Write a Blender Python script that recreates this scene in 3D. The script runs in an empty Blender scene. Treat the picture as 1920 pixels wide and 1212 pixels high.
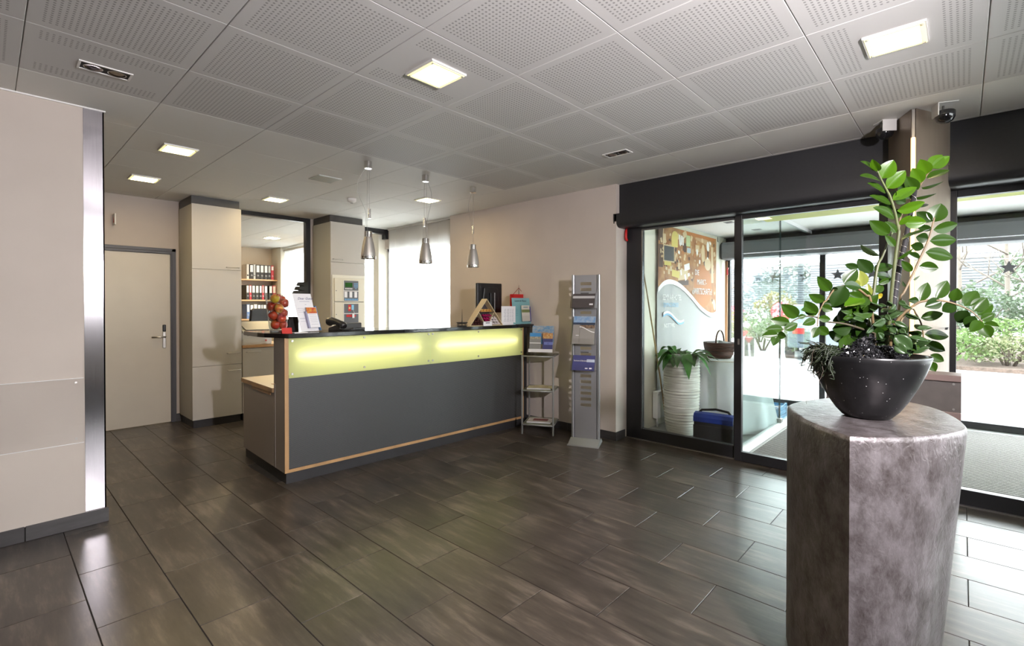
import bpy, bmesh, math, random
from mathutils import Vector, Matrix
random.seed(7)
sc = bpy.context.scene
COL = sc.collection
PI = math.pi

# ------------------------------------------------------------------ camera
cam = bpy.data.cameras.new('camera')
cam.sensor_fit = 'HORIZONTAL'
cam.sensor_width = 36.0
cam.lens = 36.0 * 913.6 / 1920.0
cam.shift_y = -(606 - 580.5) / 1920.0
cam.clip_start = 0.05
cam.clip_end = 400
camo = bpy.data.objects.new('camera', cam)
COL.objects.link(camo)
yaw, pit = math.radians(42.767), math.radians(0.449)
fwd = Vector((math.cos(yaw) * math.cos(pit), math.sin(yaw) * math.cos(pit), -math.sin(pit)))
camo.location = (0, 0, 1.36)
camo.rotation_euler = fwd.to_track_quat('-Z', 'Y').to_euler()
sc.camera = camo

# ------------------------------------------------------------------ exposure, sky
vs = sc.view_settings
vs.view_transform = 'Standard'
vs.look = 'None'
vs.exposure = 0.14
vs.gamma = 1.0
vs.use_curve_mapping = False
sc.cycles.use_denoising = True
sc.cycles.denoising_prefilter = 'ACCURATE'
sc.cycles.max_bounces = 8
sc.cycles.diffuse_bounces = 5
sc.cycles.glossy_bounces = 4
sc.cycles.transmission_bounces = 6
sc.cycles.transparent_max_bounces = 16
sc.cycles.sample_clamp_indirect = 6.0
sc.cycles.caustics_reflective = False
sc.cycles.caustics_refractive = False

SKY = 14.0            # bright overcast sky
LAMP = 75.0          # ceiling panel lamps
FLASH = 430.0        # photographer's flash, high on the right of the camera
TUBE = 13.0         # fluorescent tubes in the counter
w = bpy.data.worlds.new('overcast')
sc.world = w
w.use_nodes = True
bg = w.node_tree.nodes['Background']
bg.inputs[0].default_value = (0.93, 0.97, 1.0, 1)
bg.inputs[1].default_value = SKY

def lamp(name, kind, loc, energy, color, size=0.05, target=None, spot=None):
    l = bpy.data.lights.new(name, kind)
    l.energy = energy
    l.color = color
    if kind in ('POINT', 'SPOT'):
        l.shadow_soft_size = size
    if spot:
        l.spot_size = spot[0]; l.spot_blend = spot[1]
    o = bpy.data.objects.new(name, l)
    o.location = loc
    if target:
        o.rotation_euler = (Vector(target) - Vector(loc)).to_track_quat('-Z', 'Y').to_euler()
    COL.objects.link(o)
    return o
lamp('flash', 'SPOT', (0.95, -0.8, 1.9), FLASH, (1.0, 0.93, 0.97), 0.05, (2.9, 3.6, 1.1), (math.radians(118), 0.5))

# ------------------------------------------------------------------ materials
def lin(c):
    def f(x):
        x /= 255.0
        return x / 12.92 if x <= 0.04045 else ((x + 0.055) / 1.055) ** 2.4
    return tuple(f(x) for x in c)

def nn(nt, t, **kw):
    n = nt.nodes.new(t)
    for k, v in kw.items():
        setattr(n, k, v)
    return n

MATS = {}
def M(name, col, rough=0.5, metal=0.0, noise=0.0, scale=20.0, stretch=None, bump=0.0, spec=0.5, coat=0.0, emit=None, estr=0.0, col2=None, rnd=0.0, bscale=None, detail=4.0, aniso=0.0):
    """principled material; noise mixes col with col2 (or a darker col), procedural in object space"""
    if name in MATS:
        return MATS[name]
    m = bpy.data.materials.new(name)
    m.use_nodes = True
    nt = m.node_tree
    p = nt.nodes['Principled BSDF']
    p.inputs['Base Color'].default_value = (*col, 1)
    p.inputs['Roughness'].default_value = rough
    p.inputs['Metallic'].default_value = metal
    p.inputs['Specular IOR Level'].default_value = spec
    p.inputs['Coat Weight'].default_value = coat
    p.inputs['Anisotropic'].default_value = aniso
    if emit:
        p.inputs['Emission Color'].default_value = (*emit, 1)
        p.inputs['Emission Strength'].default_value = estr
    if noise > 0 or bump > 0 or rnd > 0:
        tc = nn(nt, 'ShaderNodeTexCoord')
        mp = nn(nt, 'ShaderNodeMapping')
        if stretch:
            mp.inputs['Scale'].default_value = stretch
        nt.links.new(tc.outputs['Object'], mp.inputs['Vector'])
        oi = nn(nt, 'ShaderNodeObjectInfo')
        nt.links.new(oi.outputs['Random'], mp.inputs['Location']) if rnd > 0 else None
        nz = nn(nt, 'ShaderNodeTexNoise')
        nz.inputs['Scale'].default_value = scale
        nz.inputs['Detail'].default_value = detail
        nt.links.new(mp.outputs[0], nz.inputs['Vector'])
        if noise > 0:
            mx = nn(nt, 'ShaderNodeMix', data_type='RGBA')
            c2 = col2 if col2 else tuple(x * (1 - noise) for x in col)
            mx.inputs[6].default_value = (*col, 1)
            mx.inputs[7].default_value = (*c2, 1)
            rp = nn(nt, 'ShaderNodeValToRGB')
            rp.color_ramp.elements[0].position = 0.35
            rp.color_ramp.elements[1].position = 0.68
            nt.links.new(nz.outputs['Fac'], rp.inputs[0])
            nt.links.new(rp.outputs[0], mx.inputs[0])
            src = mx.outputs[2]
            if rnd > 0:
                hv = nn(nt, 'ShaderNodeHueSaturation')
                mr = nn(nt, 'ShaderNodeMapRange')
                mr.inputs[3].default_value = 1 - rnd
                mr.inputs[4].default_value = 1 + rnd
                nt.links.new(oi.outputs['Random'], mr.inputs[0])
                nt.links.new(mr.outputs[0], hv.inputs['Value'])
                nt.links.new(src, hv.inputs['Color'])
                src = hv.outputs[0]
            nt.links.new(src, p.inputs['Base Color'])
        if bump > 0:
            b = nn(nt, 'ShaderNodeBump')
            b.inputs['Strength'].default_value = bump
            b.inputs['Distance'].default_value = 0.004
            if bscale:
                n2 = nn(nt, 'ShaderNodeTexNoise')
                n2.inputs['Scale'].default_value = bscale
                n2.inputs['Detail'].default_value = 5
                nt.links.new(mp.outputs[0], n2.inputs['Vector'])
                nt.links.new(n2.outputs['Fac'], b.inputs['Height'])
            else:
                nt.links.new(nz.outputs['Fac'], b.inputs['Height'])
            nt.links.new(b.outputs[0], p.inputs['Normal'])
    MATS[name] = m
    return m

def glass_mat(name, tint=(0.965, 0.975, 0.97), refl=1.0, rough=0.0):
    if name in MATS:
        return MATS[name]
    m = bpy.data.materials.new(name)
    m.use_nodes = True
    nt = m.node_tree
    nt.nodes.clear()
    out = nn(nt, 'ShaderNodeOutputMaterial')
    tr = nn(nt, 'ShaderNodeBsdfTransparent')
    tr.inputs[0].default_value = (*tint, 1)
    gl = nn(nt, 'ShaderNodeBsdfGlossy')
    gl.inputs['Roughness'].default_value = rough
    fr = nn(nt, 'ShaderNodeFresnel')
    ge = nn(nt, 'ShaderNodeNewGeometry')
    ir = nn(nt, 'ShaderNodeMapRange')          # same reflectance on both faces of the pane
    ir.inputs[3].default_value = 1.45
    ir.inputs[4].default_value = 1 / 1.45
    nt.links.new(ge.outputs['Backfacing'], ir.inputs[0])
    nt.links.new(ir.outputs[0], fr.inputs[0])
    mt = nn(nt, 'ShaderNodeMath', operation='MULTIPLY')
    mt.inputs[1].default_value = refl
    nt.links.new(fr.outputs[0], mt.inputs[0])
    mx = nn(nt, 'ShaderNodeMixShader')
    nt.links.new(mt.outputs[0], mx.inputs[0])
    nt.links.new(tr.outputs[0], mx.inputs[1])
    nt.links.new(gl.outputs[0], mx.inputs[2])
    nt.links.new(mx.outputs[0], out.inputs[0])
    MATS[name] = m
    return m

def sheer_mat(name, col, transp=0.35, transl=0.5):
    m = bpy.data.materials.new(name)
    m.use_nodes = True
    nt = m.node_tree
    nt.nodes.clear()
    out = nn(nt, 'ShaderNodeOutputMaterial')
    df = nn(nt, 'ShaderNodeBsdfDiffuse'); df.inputs[0].default_value = (*col, 1)
    tl = nn(nt, 'ShaderNodeBsdfTranslucent'); tl.inputs[0].default_value = (*col, 1)
    tr = nn(nt, 'ShaderNodeBsdfTransparent'); tr.inputs[0].default_value = (1, 1, 1, 1)
    a = nn(nt, 'ShaderNodeMixShader'); a.inputs[0].default_value = transl
    nt.links.new(df.outputs[0], a.inputs[1]); nt.links.new(tl.outputs[0], a.inputs[2])
    b = nn(nt, 'ShaderNodeMixShader'); b.inputs[0].default_value = transp
    nt.links.new(a.outputs[0], b.inputs[1]); nt.links.new(tr.outputs[0], b.inputs[2])
    nt.links.new(b.outputs[0], out.inputs[0])
    MATS[name] = m
    return m

def leaf_mat(name, col, col2, tl=0.35):
    m = bpy.data.materials.new(name)
    m.use_nodes = True
    nt = m.node_tree
    p = nt.nodes['Principled BSDF']
    out = nt.nodes['Material Output']
    tc = nn(nt, 'ShaderNodeTexCoord')
    nz = nn(nt, 'ShaderNodeTexNoise'); nz.inputs['Scale'].default_value = 18
    nt.links.new(tc.outputs['Object'], nz.inputs['Vector'])
    mx = nn(nt, 'ShaderNodeMix', data_type='RGBA')
    mx.inputs[6].default_value = (*col, 1); mx.inputs[7].default_value = (*col2, 1)
    nt.links.new(nz.outputs['Fac'], mx.inputs[0])
    nt.links.new(mx.outputs[2], p.inputs['Base Color'])
    p.inputs['Roughness'].default_value = 0.3
    p.inputs['Specular IOR Level'].default_value = 0.28
    t = nn(nt, 'ShaderNodeBsdfTranslucent')
    hs = nn(nt, 'ShaderNodeHueSaturation'); hs.inputs['Value'].default_value = 1.3
    nt.links.new(mx.outputs[2], hs.inputs['Color']); nt.links.new(hs.outputs[0], t.inputs[0])
    ms = nn(nt, 'ShaderNodeMixShader'); ms.inputs[0].default_value = tl
    nt.links.new(p.outputs[0], ms.inputs[1]); nt.links.new(t.outputs[0], ms.inputs[2])
    nt.links.new(ms.outputs[0], out.inputs[0])
    MATS[name] = m
    return m

# ------------------------------------------------------------------ object helpers
def tag(o, label=None, cat=None, group=None, kind=None):
    if label: o['label'] = label
    if cat: o['category'] = cat
    if group: o['group'] = group
    if kind: o['kind'] = kind
    return o

def thing(name, label, cat, loc=(0, 0, 0), rz=0.0, group=None, kind=None):
    o = bpy.data.objects.new(name, None)
    o.empty_display_size = 0.1
    o.location = loc
    o.rotation_euler = (0, 0, rz)
    COL.objects.link(o)
    return tag(o, label, cat, group, kind)

class MB:
    """collects simple solids into one bmesh"""
    def __init__(s):
        s.bm = bmesh.new()
    def box(s, a, b, mi=0, mtx=None):
        x0, y0, z0 = a; x1, y1, z1 = b
        vs_ = [s.bm.verts.new(v) for v in ((x0, y0, z0), (x1, y0, z0), (x1, y1, z0), (x0, y1, z0), (x0, y0, z1), (x1, y0, z1), (x1, y1, z1), (x0, y1, z1))]
        if mtx is not None:
            for v in vs_: v.co = mtx @ v.co
        for f in ((0, 3, 2, 1), (4, 5, 6, 7), (0, 1, 5, 4), (1, 2, 6, 5), (2, 3, 7, 6), (3, 0, 4, 7)):
            fc = s.bm.faces.new([vs_[i] for i in f]); fc.material_index = mi
        return s
    def prism(s, pts, z0, z1, mi=0, axis='z', mtx=None):
        """extrude a 2D outline; axis z: (x,y)->z ; x: (y,z)->x ; y: (x,z)->y"""
        def P(p, h):
            if axis == 'z': return (p[0], p[1], h)
            if axis == 'x': return (h, p[0], p[1])
            return (p[0], h, p[1])
        a = [s.bm.verts.new(P(p, z0)) for p in pts]
        b = [s.bm.verts.new(P(p, z1)) for p in pts]
        if mtx is not None:
            for v in a + b: v.co = mtx @ v.co
        n = len(pts)
        fs = [s.bm.faces.new(a[::-1]), s.bm.faces.new(b)]
        for i in range(n):
            fs.append(s.bm.faces.new((a[i], a[(i + 1) % n], b[(i + 1) % n], b[i])))
        for f in fs: f.material_index = mi
        return s
    def cyl(s, p, q, r, r2=None, n=12, mi=0, caps=True):
        return s.tube([p, q], [r, r if r2 is None else r2], n, mi, caps)
    def tube(s, pts, rad, n=8, mi=0, caps=True):
        pts = [Vector(p) for p in pts]
        if not isinstance(rad, (list, tuple)): rad = [rad] * len(pts)
        rings = []
        prev = None
        for i, p in enumerate(pts):
            d = (pts[min(i + 1, len(pts) - 1)] - pts[max(i - 1, 0)])
            if d.length < 1e-9: d = Vector((0, 0, 1))
            d.normalize()
            if prev is None:
                u = d.cross(Vector((0, 0, 1)) if abs(d.z) < 0.9 else Vector((1, 0, 0)))
            else:
                u = prev - d * prev.dot(d)
                if u.length < 1e-6: u = d.cross(Vector((1, 0, 0)))
            u.normalize(); prev = u
            v = d.cross(u)
            rings.append([s.bm.verts.new(p + (u * math.cos(2 * PI * k / n) + v * math.sin(2 * PI * k / n)) * rad[i]) for k in range(n)])
        for i in range(len(rings) - 1):
            for k in range(n):
                f = s.bm.faces.new((rings[i][k], rings[i][(k + 1) % n], rings[i + 1][(k + 1) % n], rings[i + 1][k]))
                f.material_index = mi; f.smooth = True
        if caps:
            f = s.bm.faces.new(rings[0][::-1]); f.material_index = mi
            f = s.bm.faces.new(rings[-1]); f.material_index = mi
        return s
    def lathe(s, prof, n=24, c=(0, 0, 0), mi=0, close=False):
        """prof: list of (r,z); poles where r==0"""
        rings = []
        for r, z in prof:
            if r < 1e-6:
                rings.append([s.bm.verts.new((c[0], c[1], c[2] + z))])
            else:
                rings.append([s.bm.verts.new((c[0] + r * math.cos(2 * PI * k / n), c[1] + r * math.sin(2 * PI * k / n), c[2] + z)) for k in range(n)])
        for a, b in zip(rings[:-1], rings[1:]):
            for k in range(n):
                k2 = (k + 1) % n
                if len(a) == 1 and len(b) == 1: continue
                if len(a) == 1: vs_ = (a[0], b[k2], b[k])
                elif len(b) == 1: vs_ = (a[k], a[k2], b[0])
                else: vs_ = (a[k], a[k2], b[k2], b[k])
                f = s.bm.faces.new(vs_); f.material_index = mi; f.smooth = True
        return s
    def quad(s, pts, mi=0):
        f = s.bm.faces.new([s.bm.verts.new(p) for p in pts]); f.material_index = mi
        return s
    def grid(s, fn, nu, nv, mi=0):
        vv = [[s.bm.verts.new(fn(i / nu, j / nv)) for j in range(nv + 1)] for i in range(nu + 1)]
        for i in range(nu):
            for j in range(nv):
                f = s.bm.faces.new((vv[i][j], vv[i + 1][j], vv[i + 1][j + 1], vv[i][j + 1])); f.material_index = mi; f.smooth = True
        return s
    def build(s, name, mat, parent=None, bevel=0.0, loc=None, sharp=None, label=None, kind=None, fix=True, seg=2):
        if fix: bmesh.ops.recalc_face_normals(s.bm, faces=s.bm.faces[:])
        me = bpy.data.meshes.new(name)
        s.bm.to_mesh(me); s.bm.free()
        for m_ in (mat if isinstance(mat, (list, tuple)) else [mat]): me.materials.append(m_)
        o = bpy.data.objects.new(name, me)
        COL.objects.link(o)
        if parent is not None: o.parent = parent
        if loc is not None: o.location = loc
        if bevel > 0:
            b = o.modifiers.new('bevel', 'BEVEL'); b.width = bevel; b.segments = seg; b.limit_method = 'ANGLE'; b.angle_limit = math.radians(50)
        if sharp is not None:
            me.set_sharp_from_angle(angle=math.radians(sharp))
        if label: o['label'] = label
        if kind: o['kind'] = kind
        return o

def instance(o, parent=None, loc=None, name=None):
    c = o.copy(); COL.objects.link(c)
    if parent is not None: c.parent = parent
    if loc is not None: c.location = loc
    return c

def clone(root, loc=None, rz=None, label=None, group=None, scale=None):
    r = root.copy(); COL.objects.link(r)
    if loc is not None: r.location = loc
    if rz is not None: r.rotation_euler = (0, 0, rz)
    if label: r['label'] = label
    if group: r['group'] = group
    if scale: r.scale = scale
    for ch in list(root.children):
        c = ch.copy(); COL.objects.link(c); c.parent = r
        for g in list(ch.children):
            d = g.copy(); COL.objects.link(d); d.parent = c
    return r

def text(name, s, size, mat, parent=None, loc=(0, 0, 0), rot=(0, 0, 0), ext=0.0005, align='LEFT', shear=0.0, sx=1.0):
    cu = bpy.data.curves.new(name, 'FONT')
    cu.body = s; cu.size = size; cu.extrude = ext; cu.align_x = align; cu.shear = shear
    cu.resolution_u = 2
    t = bpy.data.objects.new(name + '_tmp', cu)
    COL.objects.link(t)
    dg = bpy.context.evaluated_depsgraph_get()
    me = bpy.data.meshes.new_from_object(t.evaluated_get(dg))
    bpy.data.objects.remove(t)
    bpy.data.curves.remove(cu)
    me.materials.clear(); me.materials.append(mat)
    o = bpy.data.objects.new(name, me)
    COL.objects.link(o)
    o.location = loc; o.rotation_euler = rot; o.scale = (sx, 1, 1)
    if parent is not None: o.parent = parent
    return o

# ------------------------------------------------------------------ palette
WALL = M('wall_paint', (0.54, 0.475, 0.42), 0.85, noise=0.05, scale=3, bump=0.03, bscale=120)
WALLW = M('wall_warm_white', (0.72, 0.69, 0.6), 0.85)
CEIL = M('ceiling_paint', (0.76, 0.75, 0.71), 0.6, spec=0.3)
DARK = M('anthracite_metal', (0.017, 0.0175, 0.020), 0.45, noise=0.15, scale=60)
DARK2 = M('anthracite_frame', (0.016, 0.016, 0.018), 0.35)
SKIRT = M('skirting_tile', (0.06, 0.056, 0.056), 0.45, noise=0.3, scale=6, stretch=(1, 1, 6), rnd=0.12)
PLINTHB = M('black_plinth', (0.022, 0.021, 0.023), 0.5)
LAM = M('grey_laminate', (0.50, 0.475, 0.43), 0.42, noise=0.04, scale=2)
TAUPE = M('taupe_laminate', (0.30, 0.26, 0.225), 0.45)
WOODE = M('beech_edge', (0.50, 0.29, 0.13), 0.45, noise=0.35, scale=6, stretch=(1, 1, 0.15))
STEEL = M('brushed_steel', (0.38, 0.365, 0.38), 0.14, 1.0, noise=0.12, scale=40, stretch=(6, 6, 0.1))
CHROME = M('chrome', (0.75, 0.74, 0.72), 0.12, 1.0)
SHADE = M('satin_shade', (0.42, 0.40, 0.37), 0.5, 0.75)
SATIN = M('satin_nickel', (0.48, 0.46, 0.43), 0.38, 1.0)
ALU = M('aluminium_grey', (0.36, 0.36, 0.375), 0.38, 0.6)
BLACK = M('black_plastic', (0.012, 0.012, 0.013), 0.35)
BLACKM = M('matt_black', (0.012, 0.011, 0.012), 0.7)
WHITE = M('white_paint', (0.78, 0.77, 0.74), 0.5)
PAPER = M('white_paper', (0.78, 0.77, 0.78), 0.7)
INK = M('dark_ink', (0.05, 0.05, 0.07), 0.8)
RED = M('red_plastic', (0.55, 0.02, 0.02), 0.4)
GLASS = glass_mat('clear_glass')
ACRYL = glass_mat('clear_acrylic', (0.99, 0.99, 0.99), 0.7)

def floor_tile_mat():
    m = bpy.data.materials.new('wood_look_tile'); m.use_nodes = True
    nt = m.node_tree; p = nt.nodes['Principled BSDF']
    tc = nn(nt, 'ShaderNodeTexCoord'); oi = nn(nt, 'ShaderNodeObjectInfo')
    add = nn(nt, 'ShaderNodeVectorMath', operation='ADD')
    sc_ = nn(nt, 'ShaderNodeMath', operation='MULTIPLY'); sc_.inputs[1].default_value = 37.0
    nt.links.new(oi.outputs['Random'], sc_.inputs[0])
    nt.links.new(tc.outputs['Object'], add.inputs[0]); nt.links.new(sc_.outputs[0], add.inputs[1])
    mp = nn(nt, 'ShaderNodeMapping'); mp.inputs['Scale'].default_value = (1, 0.14, 1)
    nt.links.new(add.outputs[0], mp.inputs[0])
    n1 = nn(nt, 'ShaderNodeTexNoise'); n1.inputs['Scale'].default_value = 20; n1.inputs['Detail'].default_value = 7; n1.inputs['Roughness'].default_value = 0.68
    nt.links.new(mp.outputs[0], n1.inputs[0])
    n2 = nn(nt, 'ShaderNodeTexNoise'); n2.inputs['Scale'].default_value = 3.0; n2.inputs['Detail'].default_value = 4
    nt.links.new(add.outputs[0], n2.inputs[0])
    r1 = nn(nt, 'ShaderNodeValToRGB')
    e = r1.color_ramp.elements
    e[0].position = 0.36; e[0].color = (0.022, 0.0175, 0.014, 1)
    e[1].position = 0.70; e[1].color = (0.165, 0.135, 0.108, 1)
    x = r1.color_ramp.elements.new(0.52); x.color = (0.054, 0.0435, 0.0355, 1)
    mixf = nn(nt, 'ShaderNodeMix'); mixf.inputs[0].default_value = 0.32
    nt.links.new(n1.outputs[0], mixf.inputs[2]); nt.links.new(n2.outputs[0], mixf.inputs[3])
    nt.links.new(mixf.outputs[0], r1.inputs[0])
    hv = nn(nt, 'ShaderNodeHueSaturation')
    mr = nn(nt, 'ShaderNodeMapRange'); mr.inputs[3].default_value = 0.86; mr.inputs[4].default_value = 1.16
    nt.links.new(oi.outputs['Random'], mr.inputs[0]); nt.links.new(mr.outputs[0], hv.inputs['Value'])
    nt.links.new(r1.outputs[0], hv.inputs['Color']); nt.links.new(hv.outputs[0], p.inputs['Base Color'])
    p.inputs['Specular IOR Level'].default_value = 0.85
    rr = nn(nt, 'ShaderNodeMapRange'); rr.inputs[3].default_value = 0.285; rr.inputs[4].default_value = 0.36
    nt.links.new(n2.outputs[0], rr.inputs[0]); nt.links.new(rr.outputs[0], p.inputs['Roughness'])
    b = nn(nt, 'ShaderNodeBump'); b.inputs['Strength'].default_value = 0.03; b.inputs['Distance'].default_value = 0.002
    nt.links.new(n2.outputs[0], b.inputs['Height'])
    return m
TILE = floor_tile_mat()
GROUT = M('grout', (0.013, 0.011, 0.010), 0.9)

def perf_mat(name, band):
    m = bpy.data.materials.new(name); m.use_nodes = True
    nt = m.node_tree; p = nt.nodes['Principled BSDF']
    tc = nn(nt, 'ShaderNodeTexCoord'); sp = nn(nt, 'ShaderNodeSeparateXYZ')
    nt.links.new(tc.outputs['Object'], sp.inputs[0])
    def mth(op, a, b=None):
        n = nn(nt, 'ShaderNodeMath', operation=op)
        for i, v in enumerate((a, b)):
            if v is None: continue
            if hasattr(v, 'links'): nt.links.new(v, n.inputs[i])
            else: n.inputs[i].default_value = v
        return n.outputs[0]
    PITCH = 0.0205
    fr = []
    for k in ('X', 'Y'):
        t = mth('ADD', mth('DIVIDE', sp.outputs[k], PITCH), 100.5)
        fr.append(mth('SUBTRACT', mth('FRACT', t), 0.5))
    d = mth('SQRT', mth('ADD', mth('MULTIPLY', fr[0], fr[0]), mth('MULTIPLY', fr[1], fr[1])))
    hole = mth('LESS_THAN', d, 0.25)
    ax = mth('ABSOLUTE', sp.outputs['X']); ay = mth('ABSOLUTE', sp.outputs['Y'])
    hole = mth('MULTIPLY', hole, mth('LESS_THAN', ax, 0.2563))
    hole = mth('MULTIPLY', hole, mth('LESS_THAN', ay, 0.2563))
    if band: hole = mth('MULTIPLY', hole, mth('GREATER_THAN', ay, 0.154))
    mx = nn(nt, 'ShaderNodeMix', data_type='RGBA')
    mx.inputs[6].default_value = (0.60, 0.588, 0.57, 1); mx.inputs[7].default_value = (0.31, 0.304, 0.293, 1)
    nt.links.new(hole, mx.inputs[0]); nt.links.new(mx.outputs[2], p.inputs['Base Color'])
    p.inputs['Roughness'].default_value = 0.6; p.inputs['Specular IOR Level'].default_value = 0.3
    sm = nn(nt, 'ShaderNodeMapRange', interpolation_type='SMOOTHSTEP')
    sm.inputs[1].default_value = 0.2; sm.inputs[2].default_value = 0.34; 
    nt.links.new(d, sm.inputs[0])
    return m
PERF = perf_mat('perforated_panel', False)
PERFB = perf_mat('perforated_panel_banded', True)

def struct(o):
    o['kind'] = 'structure'
    return o

# ------------------------------------------------------------------ floor
H = 2.58
fl = struct(MB().box((-3.2, -3.6, -0.2), (4.5, 11.4, -0.003)).build('floor', GROUT))
CX, SX = math.cos(yaw), math.sin(yaw)
def seen(x, y, z, m=1.45):
    d = x * CX + y * SX; r = x * SX - y * CX
    if d < 0.2: return False
    u = r / d * 913.6; v = -(z - 1.36) / d * 913.6
    return abs(u) < 960 * m and -580 * m < v < 632 * m + 60
TX, TY, TW, TL = 1.5085, 2.667, 0.2995, 0.5985
tile0 = None
for i in range(-8, 10):
    x0 = TX + i * TW
    off = 0 if i % 2 == 0 else TL / 2
    for j in range(-9, 9):
        y0 = TY + off + j * TL
        cs = [(x0, y0), (x0 + TW, y0), (x0, y0 + TL), (x0 + TW, y0 + TL)]
        if y0 > 6.75 or x0 > 4.5: continue
        if x0 + TW < 0.5 and y0 > 4.0: continue
        if x0 > 1.5 and 3.8 < y0 < 4.1 and x0 < 4.0: continue      # under the counter
        if not any(seen(x, y, 0) for x, y in cs): continue
        ex = min(x0 + TW, 4.50) - 0.0018; ey = y0 + TL - 0.0018
        full = x0 + TW <= 4.50
        if full and tile0 is not None:
            t = instance(tile0, fl, (x0 + TW / 2, y0 + TL / 2, 0))
        else:
            b = 0.0018
            wx = ex - x0 - b; ly = ey - y0 - b
            cx, cy = x0 + TW / 2, y0 + TL / 2
            t = MB().box((x0 + b - cx, y0 + b - cy, -0.012), (ex - cx, ey - cy, 0)).build('tile', TILE, fl, bevel=0.0015, loc=(cx, cy, 0), seg=1)
            if full: tile0 = t
for (a, b) in (((-3.2, 6.75, -0.003), (4.5, 11.4, 0.0)),):
    pass

# ------------------------------------------------------------------ ceiling with panels
ce = struct(MB().box((-3.2, -3.6, H + 0.016), (4.6, 11.4, H + 0.2)).build('ceiling', CEIL))
GX, GY, PX, PY = 0.1227, 2.3475, 0.6005, 0.6058
LAMPS = [(1.617, 2.04), (2.832, 0.232), (1.030, 4.505), (1.040, 5.76), (2.264, 5.785), (3.468, 4.525)]
DOWN = [(0.43, 3.27), (3.445, 2.037)]
def mk_panel(m):
    return MB().box((-PX / 2 + 0.0016, -PY / 2 + 0.0016, 0), (PX / 2 - 0.0016, PY / 2 - 0.0016, 0.0155)).build('ceiling_panel', m, ce, bevel=0.002, seg=1)
protos = {}
for i in range(-3, 8):
    for j in range(-6, 15):
        cx, cy = GX + (i + 0.5) * PX, GY + (j + 0.5) * PY
        if not any(seen(cx + a * PX / 2, cy + b * PY / 2, H, 1.4) for a in (-1, 0, 1) for b in (-1, 0, 1)): continue
        if cx < 0.3 and cy > 4.2: continue
        special = any(abs(cx - a) < 0.2 and abs(cy - b) < 0.2 for a, b in LAMPS + DOWN)
        perf = i < 6 and cy < 3.5
        m = (PERFB if special else PERF) if perf else CEIL
        if m.name in protos:
            instance(protos[m.name], ce, (cx, cy, H))
        else:
            o = mk_panel(m); o.location = (cx, cy, H); protos[m.name] = o

# ------------------------------------------------------------------ walls
wl = struct(MB().box((-3.2, 3.965, 0), (0.505, 4.22, H)).build('wall_left', WALL))
MB().box((0.413, 3.962, 0.087), (0.512, 3.965, H - 0.008)).box((0.505, 3.962, 0.087), (0.512, 4.06, H - 0.008)).build('corner_guard', STEEL, wl, label='brushed stainless steel strip on the wall corner')
MB().box((-3.2, 3.955, H - 0.008), (0.52, 3.966, H)).build('shadow_trim', WHITE, wl)
tr = thing('wall_protection_plate', 'clear acrylic scuff plate screwed low on the left wall', 'plate', (-0.3, 3.965, 0.52))
MB().box((-1.4, -0.006, 0), (0.708, -0.001, 0.397)).build('sheet', ACRYL, tr, bevel=0.001)
MB().box((-1.4, -0.0065, 0.395), (0.708, -0.0005, 0.398)).box((-1.4, -0.0065, -0.001), (0.708, -0.0005, 0.002)).build('cut_edge', M('acrylic_edge', (0.8, 0.8, 0.8), 0.2), tr)
for z in (0.03, 0.372):
    MB().cyl((0.672, -0.006, z), (0.672, -0.009, z), 0.007, n=10).build('screw', SATIN, tr)
bl = struct(MB().box((-3.2, 3.957, 0), (0.52, 3.965, 0.08)).build('baseboard_left', GROUT))
for a, b in ((-0.45, 0.147), (0.149, 0.524)):
    MB().box((a + 0.0015, 3.95, 0.001), (b - 0.0015, 3.958, 0.087)).build('tile', SKIRT, bl, bevel=0.001)
struct(MB().box((-3.2, 4.22, 0), (-3.0, 6.78, H)).build('wall_side', WALL))
# back wall with the door, the office opening and the passage
wb = MB().box((-3.2, 6.78, 0), (0.55, 6.95, H)).box((1.515, 6.78, 0), (2.08, 6.95, H)).box((0.55, 6.78, 2.02), (1.515, 6.95, H))
wb.box((3.115, 6.76, 0), (3.665, 6.95, H)).box((2.08, 6.80, 0), (3.115, 6.95, 0.85))
struct(wb.build('wall_back', WALL))
struct(MB().box((1.51, 6.765, 0), (1.56, 6.78, 0.09)).build('baseboard_back', SKIRT))
# the office behind
struct(MB().box((-3.2, 11.0, 0), (4.3, 11.2, H)).build('wall_office', M('office_wall', (0.60, 0.50, 0.38), 0.8)))
struct(MB().box((4.22, 10.52, 0), (4.5, 11.0, H)).box((4.30, 6.9, 0), (4.6, 7.05, H)).box((4.32, 8.6, 0), (4.6, 9.4, H)).box((4.4, 7.05, 2.45), (4.6, 10.52, H)).box((4.45, 7.05, 0), (4.6, 10.52, 0.85)).build('wall_office_window', WALLW))
struct(MB().box((0.4, 6.95, 0), (0.5, 11.0, H)).build('wall_office_side', WALLW))
# right hand side: beige wall, window wall
wr = MB().box((4.30, 2.555, 0), (4.51, 5.125, H)).box((4.42, 5.125, 2.28), (4.6, 6.9, H)).box((4.42, 5.125, -.1), (4.6, 6.9, 0.75)).box((4.42, 5.125, 0.75), (4.6, 5.17, 2.28))
struct(wr.build('wall_right', WALL))
br = struct(MB().box((4.294, 2.55, 0), (4.30, 5.125, 0.08)).build('baseboard_right', GROUT))
for k in range(4):
    MB().box((4.287, 2.545 + k * 0.6 + 0.001, 0.001), (4.295, 2.545 + (k + 1) * 0.6 - 0.001, 0.086)).build('tile', SKIRT, br, bevel=0.001)
MB().box((4.287, 2.545, 0.001), (4.47, 2.553, 0.086)).build('tile', SKIRT, br, bevel=0.001)
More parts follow.
